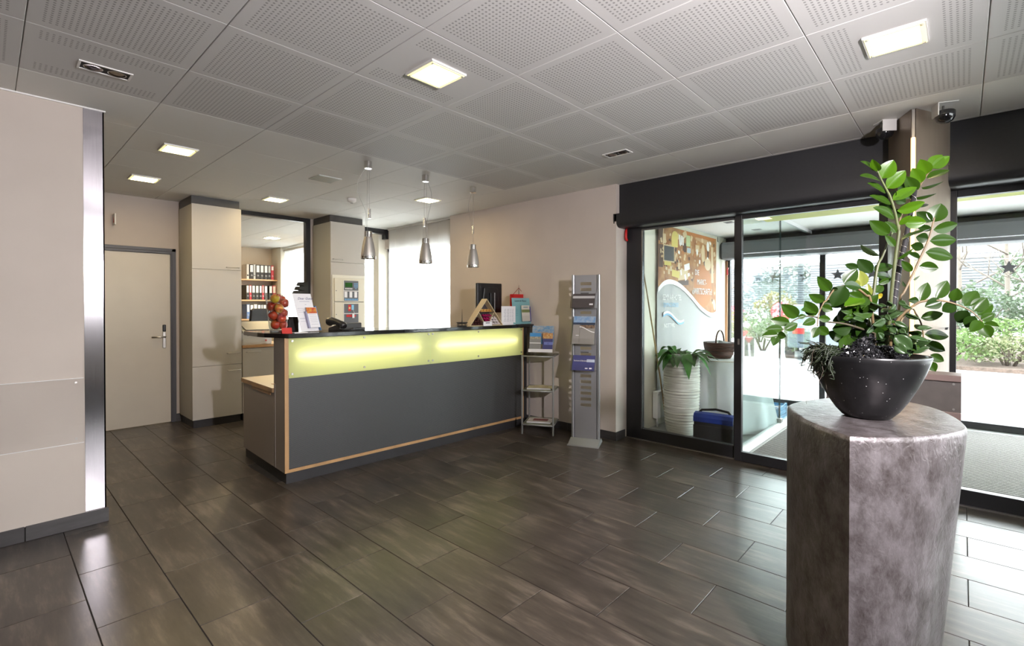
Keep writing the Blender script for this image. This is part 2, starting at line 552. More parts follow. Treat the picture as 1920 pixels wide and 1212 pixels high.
# walls that close the lobby behind the camera
struct(MB().box((-3.2, -3.6, 0), (0.77, -3.45, H)).box((4.2, -3.6, 0), (4.7, -3.45, H)).box((0.77, -3.6, 0), (4.2, -3.45, 1.45)).box((0.77, -3.6, 2.45), (4.2, -3.45, H)).build('wall_front', WALL))
w3 = struct(thing('window_3', None, None, (0, 0, 0)))
mb = MB()
for x in (0.77, 2.47, 4.14):
    mb.box((x, -3.56, 1.45), (x + 0.06, -3.5, 2.45))
mb.box((0.77, -3.56, 1.45), (4.2, -3.5, 1.51)).box((0.77, -3.56, 2.39), (4.2, -3.5, 2.45)).build('frame', DARK2, w3)
for x in (0.83, 2.53):
    MB().box((x, -3.534, 1.51), (x + 1.62, -3.526, 2.39)).build('pane', GLASS, w3)
struct(MB().box((-3.35, -3.6, 0), (-3.2, 11.4, H)).build('wall_far_left', WALL))

# door in the back wall
d1 = struct(thing('door_1', None, None, (0, 6.78, 0)))
MB().box((0.60, -0.012, 0.008), (1.463, 0.03, 1.955)).build('leaf', M('door_cream', (0.62, 0.57, 0.48), 0.5, noise=0.04, scale=4), d1, bevel=0.002)
MB().box((1.463, -0.03, 0), (1.478, 0.06, 1.97)).box((1.478, -0.022, 0), (1.517, 0.06, 2.02)).box((0.55, -0.022, 1.985), (1.517, 0.06, 2.02)).box((0.55, -0.03, 1.957), (1.478, 0.06, 1.985)).box((0.55, -0.022, 0), (0.6, 0.06, 2.0)).build('frame', M('door_frame_grey', (0.07, 0.07, 0.08), 0.45), d1, bevel=0.003)
h = MB().box((1.385, -0.022, 0.87), (1.418, -0.012, 1.06)).build('lock_plate', SATIN, d1, bevel=0.006)
MB().tube([(1.405, -0.022, 1.0), (1.405, -0.06, 1.0), (1.395, -0.064, 1.0), (1.275, -0.064, 1.0)], 0.009, 10).build('handle', SATIN, d1)
MB().box((1.385, -0.026, 1.06), (1.418, -0.012, 1.14)).build('card_reader', BLACK, d1, bevel=0.008)
sg = thing('exit_sign', 'small white and red projecting sign above the back door', 'sign', (0.945, 6.78, 2.29))
MB().box((0, -0.12, -0.06), (0.012, 0.0, 0.06)).build('panel', WHITE, sg, bevel=0.002)
MB().prism([(-0.09, -0.035), (-0.03, -0.035), (-0.06, 0.03)], 0.0118, 0.0135, axis='x').prism([(-0.09, -0.035), (-0.03, -0.035), (-0.06, 0.03)], -0.0015, 0.0002, axis='x').build('pictogram', RED, sg)

# black frames of the office opening and the passage
w5 = struct(thing('window_4', None, None, (0, 6.76, 0)))
MB().box((2.05, -0.02, H - 0.055), (3.112, 0.06, H - 0.001)).box((3.05, -0.02, 0.9), (3.112, 0.06, H - 0.055)).build('frame', DARK2, w5, bevel=0.002)
struct(MB().box((3.665, 6.8, H - 0.075), (4.42, 6.9, H)).box((4.36, 6.8, 2.43), (4.42, 6.9, H - 0.075)).build('trim_1', DARK2))
# shop-side window glazing behind the curtains
w2 = struct(thing('window_2', None, None, (4.5, 0, 0)))
MB().box((-0.03, 5.17, 0.75), (0.03, 5.22, 2.28)).box((-0.03, 6.85, 0.75), (0.03, 6.9, 2.28)).box((-0.03, 5.17, 2.23), (0.03, 6.9, 2.28)).box((-0.03, 5.17, 0.75), (0.03, 6.9, 0.8)).box((-0.03, 6.0, 0.75), (0.03, 6.06, 2.28)).build('frame', M('window_frame_white', (0.55, 0.55, 0.55), 0.5), w2, bevel=0.003)
MB().box((-0.004, 5.22, 0.8), (0.004, 6.0, 2.23)).box((-0.004, 6.06, 0.8), (0.004, 6.85, 2.23)).build('pane', GLASS, w2)
w6 = struct(thing('window_5', None, None, (4.52, 0, 0)))
MB().box((-0.03, 7.05, 0.85), (0.03, 7.1, 2.45)).box((-0.03, 8.55, 0.85), (0.03, 8.6, 2.45)).box((-0.03, 7.05, 2.4), (0.03, 8.6, 2.45)).box((-0.03, 9.4, 0.85), (0.03, 9.45, 2.45)).box((-0.03, 10.47, 0.85), (0.03, 10.52, 2.45)).build('frame', MATS['window_frame_white'], w6, bevel=0.003)
MB().box((-0.004, 7.1, 0.85), (0.004, 8.55, 2.4)).box((-0.004, 9.45, 0.85), (0.004, 10.47, 2.4)).build('pane', GLASS, w6)

# curtains: flat panel blinds of sheer white cloth
SHEER = sheer_mat('sheer_white', (0.90, 0.91, 0.90), 0.30, 0.70)
def curtain(name, label, x, y0, y1, z0, z1, amp=0.008, waves=5, group=None, lean=0.0):
    o = thing(name, label, 'curtain', (x, y0, z0), group=group)
    def fn(u, v):
        y = (y1 - y0) * u
        return (amp * math.sin(u * waves * 2 * PI) + 0.012 * (int(u * 3) % 2), y + lean * (1 - v), (z1 - z0) * v)
    MB().grid(fn, 48, 6).build('cloth', SHEER, o, fix=False)
    MB().box((-0.02, 0, z1 - z0), (0.035, y1 - y0, z1 - z0 + 0.03)).build('rail', M('rail_alu', (0.55, 0.53, 0.5), 0.4, 0.5), o, bevel=0.003)
    return o
curtain('sheer_curtain', 'wide sheer white curtain at the window behind the counter', 4.36, 5.17, 6.12, 0.05, 2.55, 0.005, 4, group='sheer white curtains')
curtain('sheer_curtain', 'sheer white curtain panel left of the widest one, behind the middle pendant', 4.36, 6.08, 6.70, 0.05, 2.55, 0.006, 3, group='sheer white curtains')
curtain('sheer_curtain', 'narrow sheer white curtain right of the alarm panel cabinet', 4.30, 7.30, 8.5, 0.05, 2.48, 0.01, 5, group='sheer white curtains')
curtain('sheer_curtain', 'pale curtain in the back office beside the binder shelves', 4.27, 9.3, 9.95, 0.05, 2.5, 0.006, 3, group='sheer white curtains')
curtain('sheer_curtain', 'pale curtain in the back office, the one nearest the binder shelves', 4.29, 9.93, 10.5, 0.05, 2.5, 0.006, 3, group='sheer white curtains')
MB()

# ------------------------------------------------------------------ entrance wall
EX = 4.51
tm2 = struct(MB().box((4.36, 0.385, 2.27), (4.51, 2.556, H)).build('trim_2', DARK, bevel=0.001))
tm3 = struct(MB().box((4.36, -2.6, 2.27), (4.51, 0.078, H)).build('trim_3', DARK, bevel=0.001))
def roller(name, label, y0, y1, x0=4.30, x1=4.50, zt=2.282, zb=2.145, g=None):
    o = thing(name, label, 'shutter box', (0, 0, 0), group=g)
    r = 0.06
    pts = [(x0, zt), (x0, zb + r)] + [(x0 + r - r * math.cos(a), zb + r - r * math.sin(a)) for a in [PI / 8 * k for k in range(1, 5)]] + [(x1, zb), (x1, zt)]
    MB().prism(pts, y0 + 0.012, y1 - 0.012, axis='y').build('casing', DARK, o, sharp=30)
    for ya, yb in ((y0, y0 + 0.012), (y1 - 0.012, y1)):
        pp = [(p[0] - 0.004 if p[0] < x1 else p[0], p[1]) for p in pts]
        MB().prism(pp, ya, yb, axis='y').build('end_cap', DARK2, o)
        MB().cyl((x0 + 0.03, (ya if ya == y0 else yb), zt - 0.05), (x0 + 0.03, (ya - 0.003 if ya == y0 else yb + 0.003), zt - 0.05), 0.006, n=8).build('screw', SATIN, o)
    return o
roller('roller_shutter_box', 'long anthracite roller shutter box above the sliding door and side window', 0.39, 2.585)
roller('roller_shutter_box', 'anthracite roller shutter box right of the column, cut by the frame edge', -2.6, 0.08)

def frame_bars(mb, y0, y1, z0, z1, wl, wr_, wb_, wt, x0=EX, x1=EX + 0.06):
    mb.box((x0, y0, z0), (x1, y0 + wl, z1)).box((x0, y1 - wr_, z0), (x1, y1, z1))
    mb.box((x0, y0 + wl, z0), (x1, y1 - wr_, z0 + wb_)).box((x0, y0 + wl, z1 - wt), (x1, y1 - wr_, z1))
    return mb
w1 = struct(thing('window_1', None, None, (0, 0, 0)))
frame_bars(MB(), 1.47, 2.558, 0.004, 2.25, 0.02, 0.173, 0.109, 0.125).build('frame', DARK2, w1, bevel=0.003)
MB().box((EX - 0.006, 2.372, 0.113), (EX + 0.004, 2.386, 2.126)).box((EX - 0.005, 1.488, 2.118), (EX + 0.004, 2.385, 2.136)).build('glazing_bead', M('dark_chrome', (0.25, 0.25, 0.26), 0.25, 0.9), w1)
MB().box((EX + 0.025, 1.49, 0.113), (EX + 0.033, 2.385, 2.126)).build('pane', GLASS, w1)
d2 = struct(thing('door_2', None, None, (0, 0, 0)))
frame_bars(MB(), 0.40, 1.468, 0.004, 2.25, 0.055, 0.058, 0.082, 0.14, EX - 0.05, EX - 0.004).build('leaf_frame', DARK2, d2, bevel=0.003)
MB().box((EX - 0.03, 0.455, 0.084), (EX - 0.022, 1.41, 2.11)).build('pane', GLASS, d2)
MB().box((EX - 0.055, 1.425, 1.02), (EX - 0.05, 1.44, 1.07)).build('lock', SATIN, d2)
w7 = struct(thing('window_6', None, None, (0, 0, 0)))
frame_bars(MB(), -2.6, 0.083, 0.004, 2.165, 0.05, 0.052, 0.105, 0.065).build('frame', DARK2, w7, bevel=0.003)
MB().box((EX - 0.004, 0.081, 0.0), (EX + 0.05, 0.1, 2.17)).build('edge_strip', M('frame_silver', (0.42, 0.4, 0.42), 0.35, 0.7), w7)
MB().box((EX + 0.025, -2.55, 0.108), (EX + 0.033, 0.032, 2.1)).build('pane', GLASS, w7)
struct(MB().box((4.485, -2.6, -0.002), (4.62, 2.558, 0.006)).build('trim_4', M('threshold', (0.22, 0.2, 0.19), 0.35, 0.6)))
# red hook by the shutter box
o = thing('alarm_hook', 'small red emergency release hanging under the shutter box', 'hook', (4.47, 2.535, 2.02))
MB().tube([(0.0, 0.0, 0.125), (-0.012, -0.002, 0.10), (-0.02, -0.004, 0.05), (-0.018, -0.006, 0.02), (0, -0.01, 0.005)], [0.010, 0.013, 0.014, 0.014, 0.011], 10).build('grip', RED, o)
MB().box((-0.01, 0.0, 0.02), (0.02, 0.006, 0.13)).build('bracket', BLACK, o)

# ------------------------------------------------------------------ column with the light groove
COLM = M('column_satin', (0.27, 0.215, 0.165), 0.4, 0.4, noise=0.08, scale=30, stretch=(1, 1, 0.1))
colm = thing('column', 'leaf shaped satin bronze column with light strip between the glass fronts', 'column', (3.894, 0.23, 0))
def leafcurve(n, L, wmax, p=1.0):
    return [(L * t, wmax * math.sin(min(t, 0.72) / 0.72 * PI / 2) ** p) for t in [k / n for k in range(n + 1)]]
cl = leafcurve(16, 0.72, 0.165, 0.9)
pts = [(x, -y) for x, y in cl] + [(x, y) for x, y in cl[::-1]]
pts = [q for i, q in enumerate(pts) if i == 0 or q != pts[i - 1]]
pts = pts[:-1] if pts[0] == pts[-1] else pts
gl = [(0.028, 0.0)]
pts2 = [(0.012, -0.012)] + [q for q in pts if q[0] > 0.03 and q[1] < 0] + [q for q in pts if q[0] > 0.03 and q[1] > 0] + [(0.012, 0.012), (0.02, 0.008), (0.02, -0.008)]
MB().prism(pts2, 0.0, H - 0.002).build('shaft', COLM, colm, sharp=40)
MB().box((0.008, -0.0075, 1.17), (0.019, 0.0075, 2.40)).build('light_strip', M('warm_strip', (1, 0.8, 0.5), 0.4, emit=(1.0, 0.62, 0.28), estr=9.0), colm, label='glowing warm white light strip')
MB().box((0.012, -0.0075, 0.3), (0.0195, 0.0075, 1.17)).box((0.012, -0.0075, 2.40), (0.0195, 0.0075, H - 0.004)).build('groove', SATIN, colm)
MB().box((0.10, -0.162, 1.212), (0.60, -0.15, 1.216)).build('joint', BLACKM, colm)

def dome(label, loc, face):
    o = thing('dome_camera', label, 'camera', loc, face)
    MB().box((-0.045, -0.05, -0.006), (0.045, 0.05, -0.0)).build('mount_plate', WHITE, o, bevel=0.002)
    MB().box((-0.042, 0.044, -0.075), (0.042, 0.05, -0.005)).build('bracket', WHITE, o, bevel=0.001)
    MB().lathe([(0.0, -0.118), (0.02, -0.115), (0.038, -0.104), (0.048, -0.085), (0.05, -0.062), (0.05, -0.05), (0.046, -0.045), (0, -0.045)], 24).build('dome', M('smoked_dome', (0.01, 0.01, 0.012), 0.08, coat=0.5), o)
    MB().cyl((0.02, 0, -0.05), (0.02, 0, -0.005), 0.006, n=8).build('stem', SATIN, o)
    return o
dome('black dome camera under the ceiling right of the column', (3.945, 0.085, H), 0.4)
dome('black dome camera under the ceiling left of the column', (4.06, 0.385, H), 2.2)

# brown steel ledge in front of the column
lg = thing('steel_ledge', 'brown steel channel ledge standing in front of the column', 'ledge', (3.70, 0, 0))
BR = M('brown_steel', (0.24, 0.215, 0.20), 0.35, 0.7, noise=0.2, scale=8)
BR2 = M('brown_steel_flange', (0.25, 0.18, 0.165), 0.45, 0.4)
MB().box((0.02, 0.003, 0.755), (0.18, 0.65, 0.93)).build('web', BR, lg)
MB().box((0.0, 0.003, 0.93), (0.19, 0.66, 0.965)).build('upper_flange', BR2, lg, bevel=0.002)
MB().box((0.0, 0.003, 0.713), (0.19, 0.66, 0.755)).build('lower_flange', BR2, lg, bevel=0.002)
for z in (0.915, 0.772):
    MB().cyl((0.02, 0.035, z), (0.014, 0.035, z), 0.006, n=8).build('rivet', SATIN, lg)
for y in (0.14, 0.5):
    MB().box((0.07, y, 0.0), (0.13, y + 0.06, 0.713)).build('leg', BR, lg, bevel=0.002)

# ------------------------------------------------------------------ vestibule
VW = M('vestibule_wall', (0.78, 0.74, 0.62), 0.8)
VC = M('vestibule_ceiling', (0.80, 0.80, 0.77), 0.7)
struct(MB().box((4.57, 2.56, -.2), (7.6, 2.7, 2.6)).build('wall_vestibule_left', VW))
struct(MB().box((4.57, -2.9, 2.34), (7.6, -2.75, 2.6)).build('wall_vestibule_right', VW))
w9 = struct(thing('window_added', None, None, (0, -2.83, 0)))  # unseen side glazing, added to let more daylight into the vestibule
MB().box((4.57, -.03, 0), (4.64, .03, 2.34)).box((5.98, -.03, .07), (6.04, .03, 2.27)).box((7.36, -.03, 0), (7.46, .03, 2.34)).box((4.64, -.03, 0), (7.36, .03, .07)).box((4.64, -.03, 2.27), (7.36, .03, 2.34)).build('frame', DARK2, w9)
for xa, xb in ((4.64, 5.98), (6.04, 7.36)):
    MB().box((xa, -.004, .07), (xb, .004, 2.27)).build('pane', GLASS, w9)
struct(MB().box((4.57, -2.75, 2.34), (7.5, 2.56, 2.45)).build('ceiling_vestibule', VC))
LIME = M('lime_paint', (0.55, 0.58, 0.14), 0.7)
struct(MB().box((4.571, -2.75, 2.20), (5.34, 1.45, 2.34)).build('trim_5', LIME))
struct(MB().box((4.5, -2.75, -0.2), (7.6, 2.56, -0.004)).build('floor_vestibule', M('pale_floor', (0.42, 0.43, 0.42), 0.35, noise=0.1, scale=8)))
def mat_ribs():
    m = bpy.data.materials.new('ribbed_mat'); m.use_nodes = True
    nt = m.node_tree; p = nt.nodes['Principled BSDF']
    tc = nn(nt, 'ShaderNodeTexCoord')
    wv = nn(nt, 'ShaderNodeTexWave', wave_type='BANDS', bands_direction='X')
    wv.inputs['Scale'].default_value = 7.0; wv.inputs['Distortion'].default_value = 0.4; wv.inputs['Detail'].default_value = 2; wv.inputs['Detail Scale'].default_value = 40
    nt.links.new(tc.outputs['Object'], wv.inputs[0])
    nz = nn(nt, 'ShaderNodeTexNoise'); nz.inputs['Scale'].default_value = 160
    nt.links.new(tc.outputs['Object'], nz.inputs[0])
    ml = nn(nt, 'ShaderNodeMath', operation='MULTIPLY'); nt.links.new(wv.outputs[1], ml.inputs[0]); nt.links.new(nz.outputs[0], ml.inputs[1])
    r = nn(nt, 'ShaderNodeValToRGB'); r.color_ramp.elements[0].color = (0.05, 0.048, 0.046, 1); r.color_ramp.elements[1].color = (0.42, 0.41, 0.39, 1); r.color_ramp.elements[1].position = 0.7
    nt.links.new(ml.outputs[0], r.inputs[0]); nt.links.new(r.outputs[0], p.inputs[0])
    p.inputs['Roughness'].default_value = 0.9; p.inputs['Specular IOR Level'].default_value = 0.04
    b = nn(nt, 'ShaderNodeBump'); b.inputs['Distance'].default_value = 0.005; b.inputs['Strength'].default_value = 0.7
    nt.links.new(ml.outputs[0], b.inputs['Height']); nt.links.new(b.outputs[0], p.inputs['Normal'])
    return m
tag(MB().box((4.63, -2.7, -0.004), (7.25, 1.42, 0.002)).build('entrance_mat', mat_ribs()), 'dark grey ribbed entrance mat on the vestibule floor', 'mat')
# outer glazing
OX = 7.4
w8 = struct(thing('window_7', None, None, (0, 0, 0)))
mb = MB()
for y in (2.50, 1.31, 0.40, -1.2, -2.74):
    mb.box((OX, y, 0), (OX + 0.07, y + 0.065, 2.34))
mb.box((OX, -2.74, 0), (OX + 0.07, 2.56, 0.075)).box((OX, -2.74, 2.06), (OX + 0.07, 2.56, 2.34))
mb.build('frame', DARK2, w8, bevel=0.002)
for a, b in ((1.375, 2.50), (0.465, 1.31), (-1.135, 0.40), (-2.675, -1.2)):
    MB().box((OX + 0.03, a, 0.075), (OX + 0.038, b, 2.06)).build('pane', GLASS, w8)
STAR = M('star_film', (0.13, 0.125, 0.14), 0.6)
def star(c, r):
    pts = []
    for k in range(10):
        a = PI / 2 + k * PI / 5; rr = r if k % 2 == 0 else r * 0.42
        pts.append((c[0] + rr * math.cos(a), c[1] + rr * math.sin(a)))
    return pts
for y, z in ((1.91, 1.75), (1.545, 1.75), (1.18, 1.757), (0.82, 1.757), (-0.36, 1.765), (-0.73, 1.765)):
    MB().prism(star((y, z), 0.077), OX + 0.0275, OX + 0.030, axis='x').build('star_sticker', STAR, w8, label='grey star sticker on the glass')
RB = M('box_grey_blue', (0.17, 0.175, 0.19), 0.45)
o = thing('awning_box', 'long grey roller blind box over the outer vestibule doors', 'blind box', (0, 0, 0))
pp = [(7.12, 2.22), (7.12, 2.06)] + [(7.16 - 0.04 * math.cos(a), 2.06 - 0.04 * math.sin(a)) for a in (0.5, 1.0, PI / 2)] + [(7.395, 2.02), (7.395, 2.26), (7.16, 2.26)]
MB().prism(pp, -2.7, 2.52, axis='y').build('casing', RB, o, sharp=30)
MB().prism(pp, 2.52, 2.54, axis='y').build('end_cap', DARK2, o)
o = thing('copper_pull', 'thin copper coloured post at the far window edge beside the banner', 'post', (7.25, 2.5, 0))
MB().cyl((0, 0, 0.0), (0, 0, 2.0), 0.018, n=10).build('rod', M('copper', (0.45, 0.22, 0.11), 0.45, 0.3), o)
MB().tube([(-0.02, -0.02, 1.80), (-0.03, -0.02, 1.87), (0, -0.02, 1.9)], 0.012, 8).build('hook', RED, o)

# glass partition along the walkway
gp = struct(thing('window_8', None, None, (0, 1.47, 0)))
RAIL = M('white_rail', (0.70, 0.72, 0.72), 0.35)
MB().box((4.62, -0.02, 0), (7.38, 0.03, 0.075)).build('bottom_rail', RAIL, gp, bevel=0.003)
MB().box((4.62, -0.012, 2.30), (7.38, 0.022, 2.34)).build('top_rail', RAIL, gp)
PG = glass_mat('partition_glass', (0.90, 0.96, 0.95), 1.0)
MB().box((4.64, -0.002, 0.08), (5.915, 0.008, 2.30)).build('pane', PG, gp)
MB().box((5.935, -0.002, 0.08), (7.36, 0.008, 2.30)).build('pane', PG, gp)
MB().box((5.915, -0.004, 0.08), (5.935, 0.010, 2.30)).build('glass_edge', M('edge_green', (0.03, 0.06, 0.055), 0.15), gp)
MB().box((5.89, -0.022, 0.075), (5.96, 0.028, 0.12)).build('patch_fitting', SATIN, gp, bevel=0.003)
# ceiling spots in the vestibule
for x, y, l in ((5.95, 2.02, 'nearer'), (6.75, 1.95, 'further')):
    o = thing('recessed_spot', 'small dark recessed spot in the vestibule ceiling, the %s of two' % l, 'spotlight', (x, y, 2.34))
    MB().box((-0.06, -0.05, -0.004), (0.06, 0.05, 0)).build('trim_ring', M('spot_grey', (0.3, 0.3, 0.29), 0.5), o)
    MB().box((-0.035, -0.035, -0.006), (0.035, 0.035, -0.003)).build('lens', BLACK, o)
l = lamp('vestibule_lamp', 'POINT', (6.0, 0.4, 2.2), 0.0, (1, 1, 1)); bpy.data.objects.remove(l)

# banner on the left vestibule wall
bn = thing('banner', 'hanging printed banner with market photo, white wave and hotel name', 'banner', (5.25, 2.535, 0))
BX0, BX1, BT, BB = -0.09, 1.665, 2.285, 0.30
BW = BX1
MB().grid(lambda u, v: (BX0 + (BX1 - BX0) * u, 0.004 * math.sin(u * 7 + v * 3), BB + (BT - BB) * v), 12, 8).build('cloth', M('banner_grey', (0.40, 0.40, 0.39), 0.6), bn, fix=False)
WV = [(-.09, 1.545), (-0.036, 1.582), (0.036, 1.626), (0.2, 1.654), (0.402, 1.633), (0.552, 1.592), (0.709, 1.531), (0.871, 1.46), (1.041, 1.373), (1.217, 1.303), (1.4, 1.252), (1.552, 1.233), (1.67, 1.262)]
WV2 = [(0.037, 1.262), (0.119, 1.290), (0.23, 1.272), (0.345, 1.214), (0.43, 1.170), (0.494, 1.156), (0.601, 1.178)]
def wave_at(tab, x):
    for (xa, za), (xb, zb) in zip(tab[:-1], tab[1:]):
        if x <= xb: break
    t = min(max((x - xa) / (xb - xa), 0), 1)
    return za + (zb - za) * t
def strip(name, tab, f0, f1, mat, y, n=40):
    mb = MB(); xa, xb = tab[0][0], tab[-1][0]
    X = [xa + (xb - xa) * k / n for k in range(n + 1)]
    Zs = [wave_at(tab, x) for x in X]
    for _ in range(3): Zs = [Zs[0]] + [(Zs[i - 1] + 2 * Zs[i] + Zs[i + 1]) / 4 for i in range(1, n)] + [Zs[-1]]
    for k in range(n):
        mb.quad([(X[k], y, f0(Zs[k])), (X[k + 1], y, f0(Zs[k + 1])), (X[k + 1], y, f1(Zs[k + 1])), (X[k], y, f1(Zs[k]))])
    return mb.build(name, mat, bn)
PHOTO = M('print_brown', (0.24, 0.085, 0.022), 0.6, noise=0.9, scale=7, col2=(0.46, 0.24, 0.09), detail=8)
strip('photo_print', WV, lambda z: z, lambda z: BT, PHOTO, -0.010)
strip('wave_print', WV, lambda z: z - 0.035, lambda z: z + 0.02, WHITE, -0.0118)
PMAT = {'y': M('print_yellow', (0.62, 0.50, 0.14), 0.6), 'g': M('print_green', (0.42, 0.5, 0.26), 0.6), 'c': M('print_cream', (0.60, 0.46, 0.28), 0.6), 'k': M('print_slate', (0.06, 0.06, 0.06), 0.6), 'd': M('print_dark', (0.07, 0.03, 0.015), 0.6), 'o': M('print_orange', (0.42, 0.15, 0.035), 0.6), 'b': M('print_blue', (0.35, 0.42, 0.48), 0.6), 'w': WHITE, 't': M('print_tan', (0.46, 0.30, 0.16), 0.6)}
PL_ = {}
def bp(x0, z0, x1, z1, m, round_=False, tilt=0.0):
    """one printed patch of the market photograph"""
    cx, cz, w_, h_ = (x0 + x1) / 2, (z0 + z1) / 2, abs(x1 - x0), abs(z1 - z0)
    c, s_ = math.cos(tilt), math.sin(tilt)
    q = [(0.5 * math.cos(k * PI / 6), 0.5 * math.sin(k * PI / 6)) for k in range(12)] if round_ else [(-.5, -.5), (.5, -.5), (.5, .5), (-.5, .5)]
    PL_.setdefault(m, []).append([(cx + a_ * w_ * c - b_ * h_ * s_, cz + a_ * w_ * s_ + b_ * h_ * c) for a_, b_ in q])
rb = random.Random(5)
for k in range(150):       # busy small print: stall goods
    x = rb.uniform(-.06, 1.6); z = rb.uniform(wave_at(WV, x) + .08, 2.2)
    if 0.85 < x < 1.3 and z < 1.85: continue
    w_ = rb.uniform(.015, .07); h_ = rb.uniform(.02, .08)
    bp(x, z, x + w_, z + h_, rb.choice('ccdtotdcwd'), rb.random() < .3, rb.uniform(-.5, .5))
bp(0.90, 1.33, 1.50, 1.90, 'o', True); bp(1.0, 1.40, 1.30, 1.80, 'o'); bp(-.088, 2.1, .03, 2.27, 'd'); bp(-.085, 1.80, .03, 2.06, 'd')
bp(.50, 2.24, 1.60, 2.284, 'o'); bp(.95, 2.18, 1.5, 2.25, 't', False, -.12)
bp(.26, 2.14, .43, 2.25, 'y', True); bp(.25, 2.06, .42, 2.19, 'y'); bp(.46, 2.10, .50, 2.22, 'w', False, .1); bp(.51, 2.10, .55, 2.215, 'w', False, -.1); bp(.56, 2.10, .59, 2.20, 'w'); bp(.57, 2.2, .68, 2.28, 'c', False, .5)
bp(.66, 2.10, .785, 2.235, 'g'); bp(0.02, 2.08, .10, 2.19, 'c'); bp(0.035, 1.87, .33, 2.068, 'c'); bp(0.05, 1.885, .315, 2.055, 'k'); bp(.565, 2.02, .675, 2.115, 'd'); bp(.69, 2.02, .80, 2.08, 'b')
bp(.95, 2.055, 1.07, 2.14, 'c'); bp(.965, 2.07, 1.055, 2.125, 't'); bp(1.14, 1.93, 1.26, 2.17, 'c', True); bp(1.48, 1.67, 1.56, 2.16, 'c', False, .03); bp(1.32, 2.09, 1.41, 2.22, 'w', True); bp(1.34, 2.0, 1.40, 2.1, 'd')
bp(.43, 1.68, .72, 1.80, 'c', False, .12); bp(.26, 1.70, .47, 1.78, 'y', False, -.1); bp(.61, 1.80, .77, 1.88, 'w', False, .2); bp(.43, 1.80, .49, 1.88, 'c'); bp(.06, 1.83, .24, 1.875, 'y'); bp(1.25, 1.83, 1.47, 2.0, 'c', True); bp(.43, 1.61, .74, 1.67, 'd', False, .06); bp(1.56, 1.29, 1.64, 1.45, 'c', True, .3)
for i, (m, quads) in enumerate(PL_.items()):
    mb = MB()
    for j, q in enumerate(quads):
        mb.quad([(x, -0.0104 - 0.00025 * 'dtocwybgk'.index(m) - 0.000002 * j, z) for x, z in q])
    mb.build('photo_detail', PMAT[m], bn, kind='stuff')
def btext(s_, x, z, size, mat=WHITE, sx=0.9):
    return text('lettering', s_, size, mat, bn, (x, -0.0145, z), (PI / 2, 0, 0), 0.0003, sx=sx)
btext('DIE', 0.93, 1.755, .10); btext('MARKT-', 0.995, 1.632, .105, sx=.85); btext('«WIRTSCHAFT»!', 0.845, 1.507, .115, sx=.78)
btext('SEMINARHOTEL', 0.015, 1.425, .095, sx=.74); btext('NOTTWIL', 0.05, 1.105, .07, sx=.9)
BLUE = M('print_sky', (0.22, 0.45, 0.66), 0.6)
text('lettering', 'SEMPACHERSEE', .07, BLUE, bn, (0.03, -0.0145, 1.345), (PI / 2, 0, 0), 0.0003, sx=.85)
strip('wave_print', WV2, lambda z: z - 0.035, lambda z: z - 0.008, BLUE, -0.0112, 18)
strip('wave_print', WV2, lambda z: z - 0.012, lambda z: z + 0.014, WHITE, -0.0118, 18)
MB().cyl((BX0, 0, BT), (BX1, 0, BT), 0.006, n=6).build('hem_rod', SATIN, bn)
MB().tube([(BW + .03, -.02, 2.32), (BW + .03, -.02, 2.26), (BW + .05, -.02, 2.25)], 0.004, 6).build('hook', BLACK, bn)
# bamboo pole and radiator
o = thing('bamboo_pole', 'thin bamboo pole leaning against the vestibule wall left of the banner', 'pole', (5.15, 2.46, 0))
MB().tube([(0.0, -0.05, 0.0), (-0.12, -0.02, 0.6), (-0.29, 0.03, 1.4), (-0.42, 0.06, 1.95)], [.009, .009, .008, .006], 8).build('cane', M('bamboo', (0.35, 0.25, 0.10), 0.5), o)
o = thing('radiator', 'white panel radiator low on the vestibule wall behind the white planter', 'radiator', (5.06, 2.52, 0))
MB().box((0, -0.04, 0.1), (0.5, 0.02, 0.40)).build('panel', WHITE, o, bevel=0.006)
MB().cyl((0.03, -0.045, 0.37), (0.03, -0.041, 0.37), 0.012, n=10).build('valve_cap', SATIN, o)
MB().cyl((0.05, -0.01, 0.0), (0.05, -0.01, 0.1), 0.012, n=8).build('pipe', WHITE, o)

# white ribbed planter with peace lily
pl = thing('planter', 'tall white rope-ribbed planter holding a leafy green plant', 'planter', (5.075, 2.215, 0))
prof = []
for k in range(53):
    z = 0.02 + 0.80 * k / 52
    r = 0.155 + 0.030 * math.sin(z / 0.82 * 2.4) + (0.006 if k % 2 else -0.003) + random.uniform(-.0012, .0012)
    prof.append((r, z))
prof = [(0, 0.0), (0.148, 0.0)] + prof + [(0.165, 0.825), (0.15, 0.822), (0.145, 0.76), (0, 0.76)]
def ribmat():
    return M('rope_white', (0.72, 0.70, 0.64), 0.8, noise=0.75, scale=5, stretch=(1.2, 1.2, 22), col2=(0.46, 0.43, 0.37), bump=0.3)
MB().lathe(prof, 40).build('pot', ribmat(), pl, sharp=60)
MB().lathe([(0, 0.765), (0.144, 0.765)], 24).build('soil', M('soil', (0.02, 0.015, 0.012), 0.95), pl)
LG = leaf_mat('lily_green', (0.025, 0.085, 0.012), (0.045, 0.13, 0.02), 0.25)
LG2 = leaf_mat('lily_green_light', (0.05, 0.17, 0.03), (0.07, 0.22, 0.045), 0.3)
